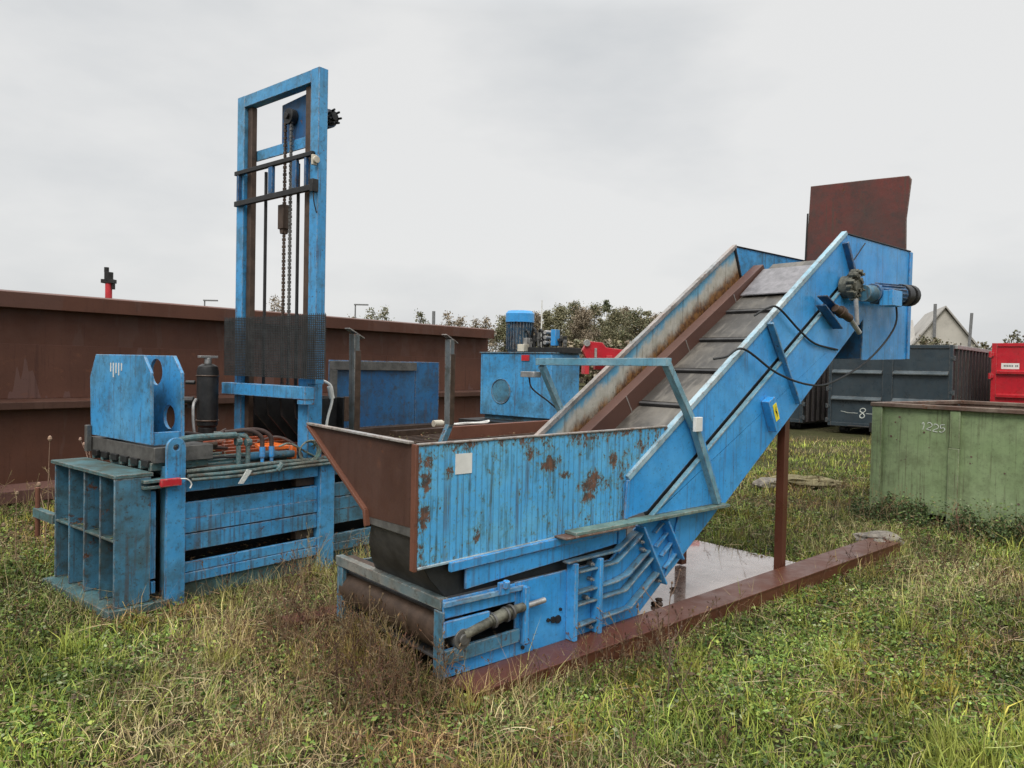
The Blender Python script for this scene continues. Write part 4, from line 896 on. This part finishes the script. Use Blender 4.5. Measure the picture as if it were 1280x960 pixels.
def litter():
    """lying straw and thin runners, bent and nearly level"""
    r=np.random.default_rng(55); x,y=scatter(620,r,ymax=13); dry,lush,brown=zones(x,y); ok=r.random(len(x))<np.clip(.22+1.5*(dry-.42)+.6*brown,.08,1); x,y=x[ok],y[ok]; brown=brown[ok]; n=len(x)
    L=r.uniform(.05,.24,n); a=r.uniform(0,2*np.pi,n); z=gz(x,y)+r.uniform(.012,.075,n); k=5; V=[];P=np.stack([x,y,z],1); d=np.stack([np.cos(a),np.sin(a),r.normal(0,.22,n)],1); turn=r.normal(0,.35,n)
    w=r.uniform(.0009,.0020,n)[:,None]*(1+.08*np.clip(y-4,0,9))[:,None]; prev=P
    for i in range(k):
        s_=np.cross(d,[0,0,1.]); s_/=np.linalg.norm(s_,axis=1,keepdims=True)+1e-9; t=np.array([0,0,.6])
        V+= [prev-(s_+t)*w*(1-i/k*.5),prev+(s_+t)*w*(1-i/k*.5)]
        ca,sa=np.cos(turn),np.sin(turn); d=np.stack([d[:,0]*ca-d[:,1]*sa,d[:,0]*sa+d[:,1]*ca,d[:,2]-.09],1); prev=prev+d*(L/(k-1))[:,None]; prev[:,2]=np.maximum(prev[:,2],gz(prev[:,0],prev[:,1])+.006)
    v=np.stack(V,1).reshape(-1,3); o=np.arange(n)*(2*k); lp=np.concatenate([np.stack([o+2*i,o+2*i+1,o+2*i+3,o+2*i+2],1) for i in range(k-1)],1).ravel(); nf=n*(k-1)
    C=np.array([(.36,.30,.18),(.28,.21,.12),(.22,.14,.085),(.13,.075,.05),(.30,.32,.12)]); ci=r.choice(5,n,p=[.25,.28,.22,.12,.13]); ci=np.where(r.random(n)<brown*.7,r.integers(2,4,n),ci); c=C[ci]*r.lognormal(0,.25,(n,1))
    me=fast_mesh('straw_litter',v,lp,np.arange(nf)*4,np.full(nf,4),np.repeat(c,2*k,0),'drystem'); o=bpy.data.objects.new('straw_litter',me); COL.objects.link(o); tag(o,'fallen straw and thin runners tangled through the grass','straw',None,'stuff'); print('litter',n)
litter()
def ground_leaves():
    r=np.random.default_rng(9); x,y=scatter(1500,r,ymax=13)
    k=fbm(x,y,1.2,70); u,v=inframe(x,y,CO,CA); e2=edge_dist(x,y); dry,lush,brown=zones(x,y); zone=.30+np.clip((k-.44)*4,0,.8)-.3*np.clip((dry-.5)*4,0,1)+.7*((u>1)&(u<4.5)&(v<-.28)&(v>-1.3))+.5*(e2>.35)
    ok=r.random(len(x))<zone; x,y=x[ok],y[ok]; n=len(x)
    m=6; X=np.repeat(x,m)+r.normal(0,.028,n*m); Y=np.repeat(y,m)+r.normal(0,.028,n*m); Z=gz(X,Y)+r.uniform(.006,.060,n*m)
    u2,v2=inframe(X,Y,(4.42,9.12),ga); bush=np.exp(-((np.clip(-v2,0,9)-.20)/.25)**2)*(v2<.02)*(u2>.05)*(.4+vnoise(u2,v2,2.2,7)); Z+=bush*r.random(n*m)*.34
    C=np.stack([X,Y,Z],1); a=runit(n*m,r); a[:,2]*=.5; b=np.cross(a,runit(n*m,r)); b/=np.linalg.norm(b,axis=1,keepdims=True)+1e-6
    s=r.uniform(.005,.017,(n*m,1))*np.repeat(r.uniform(.7,1.5,n),m)[:,None]
    P=np.array([(.115,.18,.034),(.17,.245,.055),(.065,.11,.030),(.27,.31,.070),(.16,.12,.055),(.28,.31,.16),(.10,.07,.04)]); pl=np.repeat(r.choice(7,n,p=[.27,.22,.17,.10,.10,.06,.08]),m); c=P[pl]*r.lognormal(0,.28,(n*m,1))*(.60+.55*np.clip((fbm(X,Y,2.1,150)-.32)*2.6,0,1)[:,None])
    dk=(bush>.2)[:,None]; c=np.where(dk,c*np.array([.75,.75,.9]),c)
    me=quads('ground_leaves',C,a*s,b*s*.55,c,'leafy'); o=bpy.data.objects.new('ground_leaves',me); COL.objects.link(o); tag(o,'low broad-leaved weeds creeping through the grass','weeds',None,'stuff'); print('leaves',n*m)
ground_leaves()
def stems(name,label,dens,hmin,hmax,zonef,seed,cols,ymax=12,branch=6,head=.006):
    r=np.random.default_rng(seed); x,y=scatter(dens,r,ymax=ymax); ok=r.random(len(x))<zonef(x,y); x,y=x[ok],y[ok]
    V=[];F=[];Cc=[]
    def seg(p,q,w0,w1,c):
        d=q-p; L=np.linalg.norm(d)+1e-9; a=np.cross(d/L,[.3,.9,.2]); a/=np.linalg.norm(a)+1e-9; b=np.cross(d/L,a); o=len(V)
        for P,w in((p,w0),(q,w1)):
            for t in (0,2.094,4.189): V.append(P+(a*math.cos(t)+b*math.sin(t))*w)
        for i in range(3): j=(i+1)%3; F.append((o+i,o+j,o+3+j,o+3+i))
        Cc.extend([c]*6)
    for X,Y in zip(x,y):
        h=r.uniform(hmin,hmax); c=np.array(cols[r.integers(len(cols))])*r.uniform(.7,1.3); p=np.array([X,Y,float(gz(np.array(X),np.array(Y)))]); d=np.array([r.normal(0,.22),r.normal(0,.22),1.]); k=5
        sc=1+max(0,(Y-5))*.12; w=.0022*sc
        for i in range(k):
            d2=d+r.normal(0,.12,3); d2/=np.linalg.norm(d2); q=p+d2*h/k; seg(p,q,w*(1-i/k*.6),w*(1-(i+1)/k*.6),c); 
            if i>=1 and r.random()<branch/6:
                for _ in range(1 if i<3 else 2):
                    bd=d2+r.normal(0,.55,3); bd/=np.linalg.norm(bd); L=h*r.uniform(.12,.3); e=p+(q-p)*r.random(); s2=e+bd*L; seg(e,s2,w*.6,w*.35,c)
                    if r.random()<.7: seg(s2,s2+bd*head*2.2*sc,head*.7*sc,head*.5*sc,c*np.array([.8,.65,.55]))
                    for _ in range(2): 
                        t=e+(s2-e)*r.uniform(.3,1); seg(t,t+(bd+r.normal(0,.7,3))*L*.25,w*.4,w*.25,c)
            p=q; d=d2
        seg(p,p+d*head*2.5*sc,head*.8*sc,head*.5*sc,c*.8)
    me=fast_mesh(name,np.array(V),np.array(F).ravel(),np.arange(len(F))*4,np.full(len(F),4),np.array(Cc),'drystem')
    o=bpy.data.objects.new(name,me); COL.objects.link(o); tag(o,label,'weeds',None,'stuff'); print(name,len(x))
def z1(x,y):
    u,v=inframe(x,y,CO,CA); a=np.exp(-((u+.22)/.45)**2)*(v>-.25)*(v<1.5)*1.; b=np.exp(-((v+.38)/.2)**2)*(u>.05)*(u<2.2)*.55
    u,v=inframe(x,y,PO,PA); c=np.exp(-((v+.25)/.25)**2)*(u>.1)*(u<2)*.5
    c2=np.exp(-((u-.3)/.7)**2-((v-3.4)/1.2)**2)*.4
    return np.clip(np.maximum.reduce([a,b,c,c2,.03+.22*(fbm(x,y,.9,41)>.54)]),0,1)
stems('dead_weeds','dead brown branching weed stems around the feet of the machines',130,.08,.36,z1,31,[(.16,.10,.055),(.10,.055,.035),(.20,.14,.08),(.13,.07,.05)])
def z2(x,y):
    u,v=inframe(x,y,(4.42,9.12),ga); a=np.exp(-((v+.25)/.35)**2)*(u>-1)*.8+np.exp(-((u+.3)/.4)**2-((v-.2)/.8)**2)
    u,v=inframe(x,y,(-5.8,8.5),WA); b=np.exp(-((v+.4)/.35)**2)*.9
    u,v=inframe(x,y,PO,PA); b2=np.exp(-((u+.9)/.4)**2-((v-1.6)/.9)**2)*.7; c=np.exp(-((u-.9)/.5)**2-((v+.5)/.35)**2)
    return np.clip(np.maximum.reduce([a,b,b2,c]),0,1)
stems('straw_tufts','pale straw tufts standing against the skip, trough and press',120,.18,.5,z2,37,[(.33,.26,.13),(.27,.19,.10),(.36,.28,.15),(.24,.14,.08)],branch=2,head=.004)

def z3(x,y):
    u,v=inframe(x,y,CO,CA); a=np.exp(-((u+.18)/.26)**2)*(v>-.15)*(v<1.35); b=np.exp(-((v+.40)/.12)**2-((u-1.2)/.5)**2)*.8
    return np.clip(np.maximum(a,b),0,1)
stems('tangled_weeds','tangled brown weeds grown up in front of the feeder roller and beam',230,.12,.38,z3,77,[(.20,.14,.08),(.13,.08,.05),(.28,.21,.12),(.15,.095,.06)],branch=7,head=.007)
def skip_bushes():
    r=np.random.default_rng(91); c,s_=math.cos(ga),math.sin(ga); C=[];K=[]
    for k in range(34):
        u0=r.uniform(-.1,2.7); v0=-r.uniform(.06,.42); R0=r.uniform(.07,.17); H0=r.uniform(.12,.34); n=int(420*R0/.12)
        q=runit(n,r)*(r.random(n)**.4)[:,None]; uu=u0+q[:,0]*R0; vv=np.minimum(v0+q[:,1]*R0,-.06); zz=np.abs(q[:,2])*H0
        C.append(np.stack([4.42+uu*c-vv*s_,9.12+uu*s_+vv*c,zz],1)); K+= [k]*n
    C=np.concatenate(C); n=len(C); K=np.array(K); a=runit(n,r); b=np.cross(a,runit(n,r)); b/=np.linalg.norm(b,axis=1,keepdims=True)+1e-6; sz=r.uniform(.008,.02,(n,1))
    P=np.array([(.07,.11,.035),(.09,.14,.045),(.05,.08,.035),(.12,.14,.06),(.15,.12,.06)]); tone=r.uniform(.7,1.3,34)[K][:,None]
    me=quads('skip_weeds',C,a*sz,b*sz*.6,P[r.integers(0,5,n)]*tone*r.lognormal(0,.2,(n,1)),'leafy'); o=bpy.data.objects.new('skip_weeds',me); COL.objects.link(o); tag(o,'dark bushy green weeds massed along the foot of the green skip','weeds',None,'stuff')
skip_bushes()
# single tall plants one can point at
def tall_plant(label,x,y,h,lean,seed,heads=3,col=(.20,.13,.08),hs=.018):
    r=random.Random(seed); p=[Vector((0,0,0))]; d=Vector((lean,0,1)).normalized()
    for i in range(8): d=(d+Vector((r.uniform(-.09,.09),r.uniform(-.09,.09),0))).normalized(); p.append(p[-1]+d*h/8)
    t=thing('tall_weed',label,'weed',(x,y,-.03),0,'single tall dead weeds')
    mt=flat('dead_stalk_%d'%seed,col,.9)
    m=MB().tube(p,[.0045*(1-.5*i/8) for i in range(9)],6); tips=[p[-1]]
    for i in range(heads):
        b=p[3+i%5]; e=b+Vector((r.uniform(-1,1)*h*.22,r.uniform(-.5,.5)*h*.2,h*r.uniform(.1,.25))); m.tube(arc([b,(b+e)/2+Vector((0,0,-.02)),e],4),.0025,5); tips.append(e)
    m.build('stalk',mt,t,0)
    for q in tips:
        bm=MB().tube([q+Vector((0,0,-hs*.7)),q,q+Vector((0,0,hs*.9)),q+Vector((0,0,hs*1.3))],[hs*.4,hs*.8,hs*.6,hs*.1],8); bm.build('seed_head',mt,t,0)
def leaves_on_press():
    r=np.random.default_rng(4); L=[]
    for (u0,u1,v0,v1,z,n) in ((.0,1.1,.03,.15,.27,120),(.0,1.1,.03,.14,.69,40),(-.44,-.31,.02,1.0,.492,90),(-.5,-.12,-.04,.1,.056,60),(0.,1.15,.03,1.1,.945,240),(1.3,4.5,.05,1.05,.938,300),(-.44,-.31,.05,1.0,.062,60)):
        L.append(np.stack([r.uniform(u0,u1,n),r.uniform(v0,v1,n),z+r.uniform(.003,.02,n)],1))
    C=np.concatenate(L); n=len(C); a=runit(n,r); a[:,2]*=.35; b=np.cross(a,np.array([0,0,1.])+.3*runit(n,r)); b/=np.linalg.norm(b,axis=1,keepdims=True)+1e-6; sz=r.uniform(.008,.020,(n,1))
    P=np.array([(.16,.09,.045),(.10,.055,.03),(.22,.15,.08),(.07,.05,.03),(.12,.13,.05)])
    me=quads('dead_leaves',C,a*sz,b*sz*.6,P[r.integers(0,5,n)]*r.lognormal(0,.2,(n,1)),'drystem'); o=bpy.data.objects.new('dead_leaves',me); COL.objects.link(o); o.parent=press; o['kind']='stuff'
leaves_on_press()
tall_plant('dead stalk with pale round head before the brown trough at far left',-3.85,6.2,1.05,.06,1,1,(.34,.22,.15),.022)
tall_plant('thin bare stalk at the left edge, shorter than its neighbour',-3.95,6.0,.62,-.1,2,2,(.28,.19,.12))
tall_plant('leaning dead stalk standing in front of the wet plate and beam',.85,3.9,.62,.08,3,5,(.16,.10,.07),.008)
tall_plant('dark slanting dead stem in the grass below the long beam',.95,3.75,.45,-.45,4,3,(.09,.06,.04),.007)
tall_plant('dead stalk by the conveyor roller at the feeder end',-.75,4.05,.50,.02,6,4,(.17,.12,.07),.008)
tall_plant('straw stalk rising in the grass to the left of the green skip',3.9,8.9,.7,.02,7,3,(.33,.26,.14),.01)
tall_plant('pinkish grass plume leaning on the trough beside the blue gate, upper one',-3.55,6.75,1.30,.05,8,6,(.42,.27,.2),.018)
tall_plant('pinkish grass plume beside the blue gate, lower and nearer one',-3.50,6.45,1.02,-.03,9,6,(.42,.27,.2),.016)
tall_plant('straw stalk between the fallen log and the conveyor leg',3.05,8.3,.55,.05,10,3,(.3,.24,.13),.008)

# ------------------------------------------------------------------ trees
def tree_mesh(seed,h,w,pal,n=2600,leaf=.22,cone=False):
    r=np.random.default_rng(seed); k=60; cen=[];rad=[]
    for i in range(k):
        t=r.uniform(.22,1); ww=w*(1-t*.85 if cone else math.sin(math.pi*min(1,.25+t*.72))); a=r.uniform(0,6.28); q=r.uniform(.2,1)*ww/2
        cen.append((q*math.cos(a),q*math.sin(a),t*h*.93)); rad.append(r.uniform(.06,.17)*w*(.65 if cone else 1))
    cen=np.array(cen);rad=np.array(rad); i=r.integers(0,k,n); P=cen[i]+runit(n,r)*(rad[i]*r.random(n)**.6*r.choice([1,1,1,1.5],n))[:,None]*np.array([1,1,.85]); P[:,2]=np.clip(P[:,2],h*.1,h)
    a=runit(n,r); b=np.cross(a,runit(n,r)); b/=np.linalg.norm(b,axis=1,keepdims=True)+1e-6; s=r.uniform(.6,1.4,(n,1))*leaf
    tone=r.uniform(.82,1.2,k)[i][:,None]; c=np.array(pal)[r.integers(0,len(pal),n)]*tone*r.uniform(.75,1.25,(n,1))
    return quads('crown',P,a*s,b*s*.7,c,'leafy'),cen
def make_tree(name,label,loc,seed,h,w,pal,grp,n=2600,leaf=.22,cone=False):
    t=thing(name,label,'tree' if name!='shrub' else 'shrub',loc,random.uniform(0,6.28),grp); me,cen=tree_mesh(seed,h,w,pal,n,leaf,cone); o=bpy.data.objects.new('crown',me); COL.objects.link(o); o.parent=t
    m=MB().tube([(0,0,-.1),(.05,.0,h*.4),(0,.05,h*.8)],[h*.022,h*.014,h*.004],8)
    for c in cen[:9]: m.tube([(0,0,h*.25+c[2]*.15),(c[0]*.5,c[1]*.5,c[2]*.7),tuple(c)],[h*.008,h*.005,h*.002],5)
    m.build('trunk','wood_bark',t,0); return t
M['wood_bark']=flat('grey_brown_bark',(.075,.06,.045),.9)
OL=[(.19,.18,.10),(.235,.21,.12),(.155,.155,.09)]; BRN=[(.24,.19,.13),(.20,.16,.11),(.28,.23,.16)]; GR=[(.12,.135,.08),(.15,.16,.095)]; MX=[(.17,.165,.09),(.22,.185,.11),(.13,.14,.075)]
def tx(px,Y): return (px-640)*Y/940
wood=[(632,7.2,MX,0,'brownish tree directly behind the blue motor'),(652,7.4,BRN,0,'bare grey-brown tree just right of the blue motor'),(668,7.6,BRN,0,'greyish tree behind the thin white pole'),(684,8.1,OL,1,'olive conifer right of the thin white pole'),(699,8.6,OL,0,'broad olive tree above the valve block'),(714,8.9,MX,0,'rounded mixed tree over the red implement, left one'),(727,8.2,BRN,0,'brown leafed tree over the middle of the red implement'),(742,8.7,MX,0,'mixed tree above the right end of the red implement'),(757,9.4,GR,1,'tallest dark green conifer at the middle of the wood'),(768,8.4,OL,0,'olive tree just right of the tallest conifer'),(780,8.6,BRN,0,'tan leafed tree second right of the tallest conifer'),(793,8.4,MX,0,'mixed tree near the right end of the wood'),(806,8.3,MX,1,'narrow olive tree at the right end of the wood'),(818,7.7,BRN,0,'low tan tree touching the conveyor edge in view'),(834,7.4,MX,0,'last tree of the wood behind the conveyor side'),(850,7.0,BRN,0,'far brown tree hidden partly by the conveyor side')]
for i,(px,h,p,cn,lab) in enumerate(wood):
    Y=80+ (i*37%11); make_tree('conifer_tree' if cn else 'broadleaf_tree',lab,(tx(px,Y),Y,0),100+i,h*(Y/82.),4.2 if cn else 5.8,p,'trees of the far wood',11000,.085,bool(cn))
tops=[(342,8.6,BRN,'bare topped tree seen through the mast frame'),(440,6.6,BRN,'small autumn tree top left of the two over the trough'),(462,7.5,MX,'small ragged tree top above the trough near the street lamp'),(479,7.8,MX,'small olive tree top right of the ragged one above the trough'),(524,7.4,MX,'round tree top just left of the plain pipe'),(558,7.3,BRN,'brown tree top just right of the plain pipe'),(574,6.9,BRN,'thin tree top second right of the plain pipe'),(592,6.7,BRN,'tan tree top above the end of the trough'),(606,6.8,BRN,'low grey tree top left of the blue motor')]
for i,(px,h,p,lab) in enumerate(tops):
    Y=76; make_tree('broadleaf_tree',lab,(tx(px,Y),Y,0),200+i,h,3.6,p,'tree tops above the trough',1500,.09)
for i,px in enumerate(range(668,850,13)):
    make_tree('shrub','brown undergrowth shrub %s at the foot of the far wood'%['under the left conifer','under the olive broad tree','below the mixed tree','between the brown and mixed trees','under the rounded tree','below the brown leafed tree','beside the red implement arm','under the tallest conifer','right of the tallest conifer','under the tan tree','below the narrow olive tree','near the conveyor edge','behind the conveyor rail','at the right end'][i%14],(tx(px,66),66,0),300+i,4.1,5.0,BRN if i%2 else OL,'undergrowth of the far wood',1400,.16)
for i,px in enumerate((1146,1160,1175,1190,1206,1220,1232,1246,1262,1276)):
    h=[4.15,4.1,3.9,3.7,3.5,3.9,3.6,3.7,4.6,3.9][i]
    make_tree('shrub','scrubby weed bush %s above the containers'%['left of the house wing','under the house wing','at the left foot of the gable','at the right foot of the gable','just right of the gable','above the ribbed dark side','left of the red container','above the left end of the red container','with a dark upright top','at the right edge'][i],(tx(px,46)+.3,46,0),400+i,h,2.6,[(.13,.12,.07),(.17,.14,.09),(.10,.10,.05)],'scrub above the containers',700,.085)

# ------------------------------------------------------------------ sky and light
w=bpy.data.worlds.new('World'); S.world=w; w.use_nodes=True; nt=w.node_tree; bg=nt.nodes['Background']
SE,SR=R(48),R(200)
sky=nt.nodes.new('ShaderNodeTexSky'); sky.sky_type='NISHITA'; sky.sun_disc=False; sky.sun_elevation=SE; sky.sun_rotation=SR; sky.air_density=1; sky.dust_density=3
tc=nt.nodes.new('ShaderNodeTexCoord'); mp=nt.nodes.new('ShaderNodeMapping'); nt.links.new(tc.outputs['Generated'],mp.inputs[0]); mp.inputs['Scale'].default_value=(1,1,2.6)
no=nt.nodes.new('ShaderNodeTexNoise'); nt.links.new(mp.outputs[0],no.inputs['Vector']); no.inputs['Scale'].default_value=1.5; no.inputs['Detail'].default_value=6; no.inputs['Roughness'].default_value=.52
cr_=nt.nodes.new('ShaderNodeValToRGB'); nt.links.new(no.outputs['Fac'],cr_.inputs[0])
cr_.color_ramp.elements[0].position=.36; cr_.color_ramp.elements[0].color=(.78,.81,.835,1); cr_.color_ramp.elements[1].position=.60; cr_.color_ramp.elements[1].color=(1.07,1.07,1.06,1)
sx=nt.nodes.new('ShaderNodeSeparateXYZ'); nt.links.new(tc.outputs['Generated'],sx.inputs[0])
el=nt.nodes.new('ShaderNodeMapRange'); nt.links.new(sx.outputs['Z'],el.inputs[0]); el.inputs[1].default_value=.42; el.inputs[2].default_value=1; el.inputs[3].default_value=6.5; el.inputs[4].default_value=24
sc_=nt.nodes.new('ShaderNodeVectorMath'); sc_.operation='SCALE'; nt.links.new(cr_.outputs[0],sc_.inputs[0]); nt.links.new(el.outputs[0],sc_.inputs['Scale'])
mx=nt.nodes.new('ShaderNodeMix'); mx.data_type='RGBA'; mx.inputs[0].default_value=.94; nt.links.new(sky.outputs[0],mx.inputs[6]); nt.links.new(sc_.outputs[0],mx.inputs[7])
nt.links.new(mx.outputs[2],bg.inputs[0]); bg.inputs[1].default_value=.1
sl=bpy.data.lights.new('sun','SUN'); sl.energy=1.5; sl.angle=R(22); sl.color=(1,.97,.93); so=bpy.data.objects.new('sun',sl); COL.objects.link(so)
az=SR; dirv=Vector((math.sin(az)*math.cos(SE),math.cos(az)*math.cos(SE),math.sin(SE))); so.rotation_euler=dirv.to_track_quat('Z','Y').to_euler()
S.view_settings.view_transform='Standard'; S.view_settings.look='None'; S.view_settings.exposure=.25; S.view_settings.gamma=1
# ------------------------------------------------------------------ camera
cam=bpy.data.cameras.new('camera'); co=bpy.data.objects.new('camera',cam); COL.objects.link(co)
cam.sensor_width=36; cam.lens=36*940/1280; cam.clip_end=3000; cam.clip_start=.05
pit,rol=R(1.4),R(1.2)
fwd=Vector((0,math.cos(pit),-math.sin(pit))); upv=Vector((0,math.sin(pit),math.cos(pit))); rt=Vector((1,0,0))
# image 'right' in world terms for a camera rolled so that the horizon drops to the right
c,s=math.cos(rol),math.sin(rol); X=rt*c+upv*s; Yv=-rt*s+upv*c
mtx=Matrix((( X.x,Yv.x,-fwd.x,0),(X.y,Yv.y,-fwd.y,0),(X.z,Yv.z,-fwd.z,1.7),(0,0,0,1)))
co.matrix_world=mtx
S.camera=co
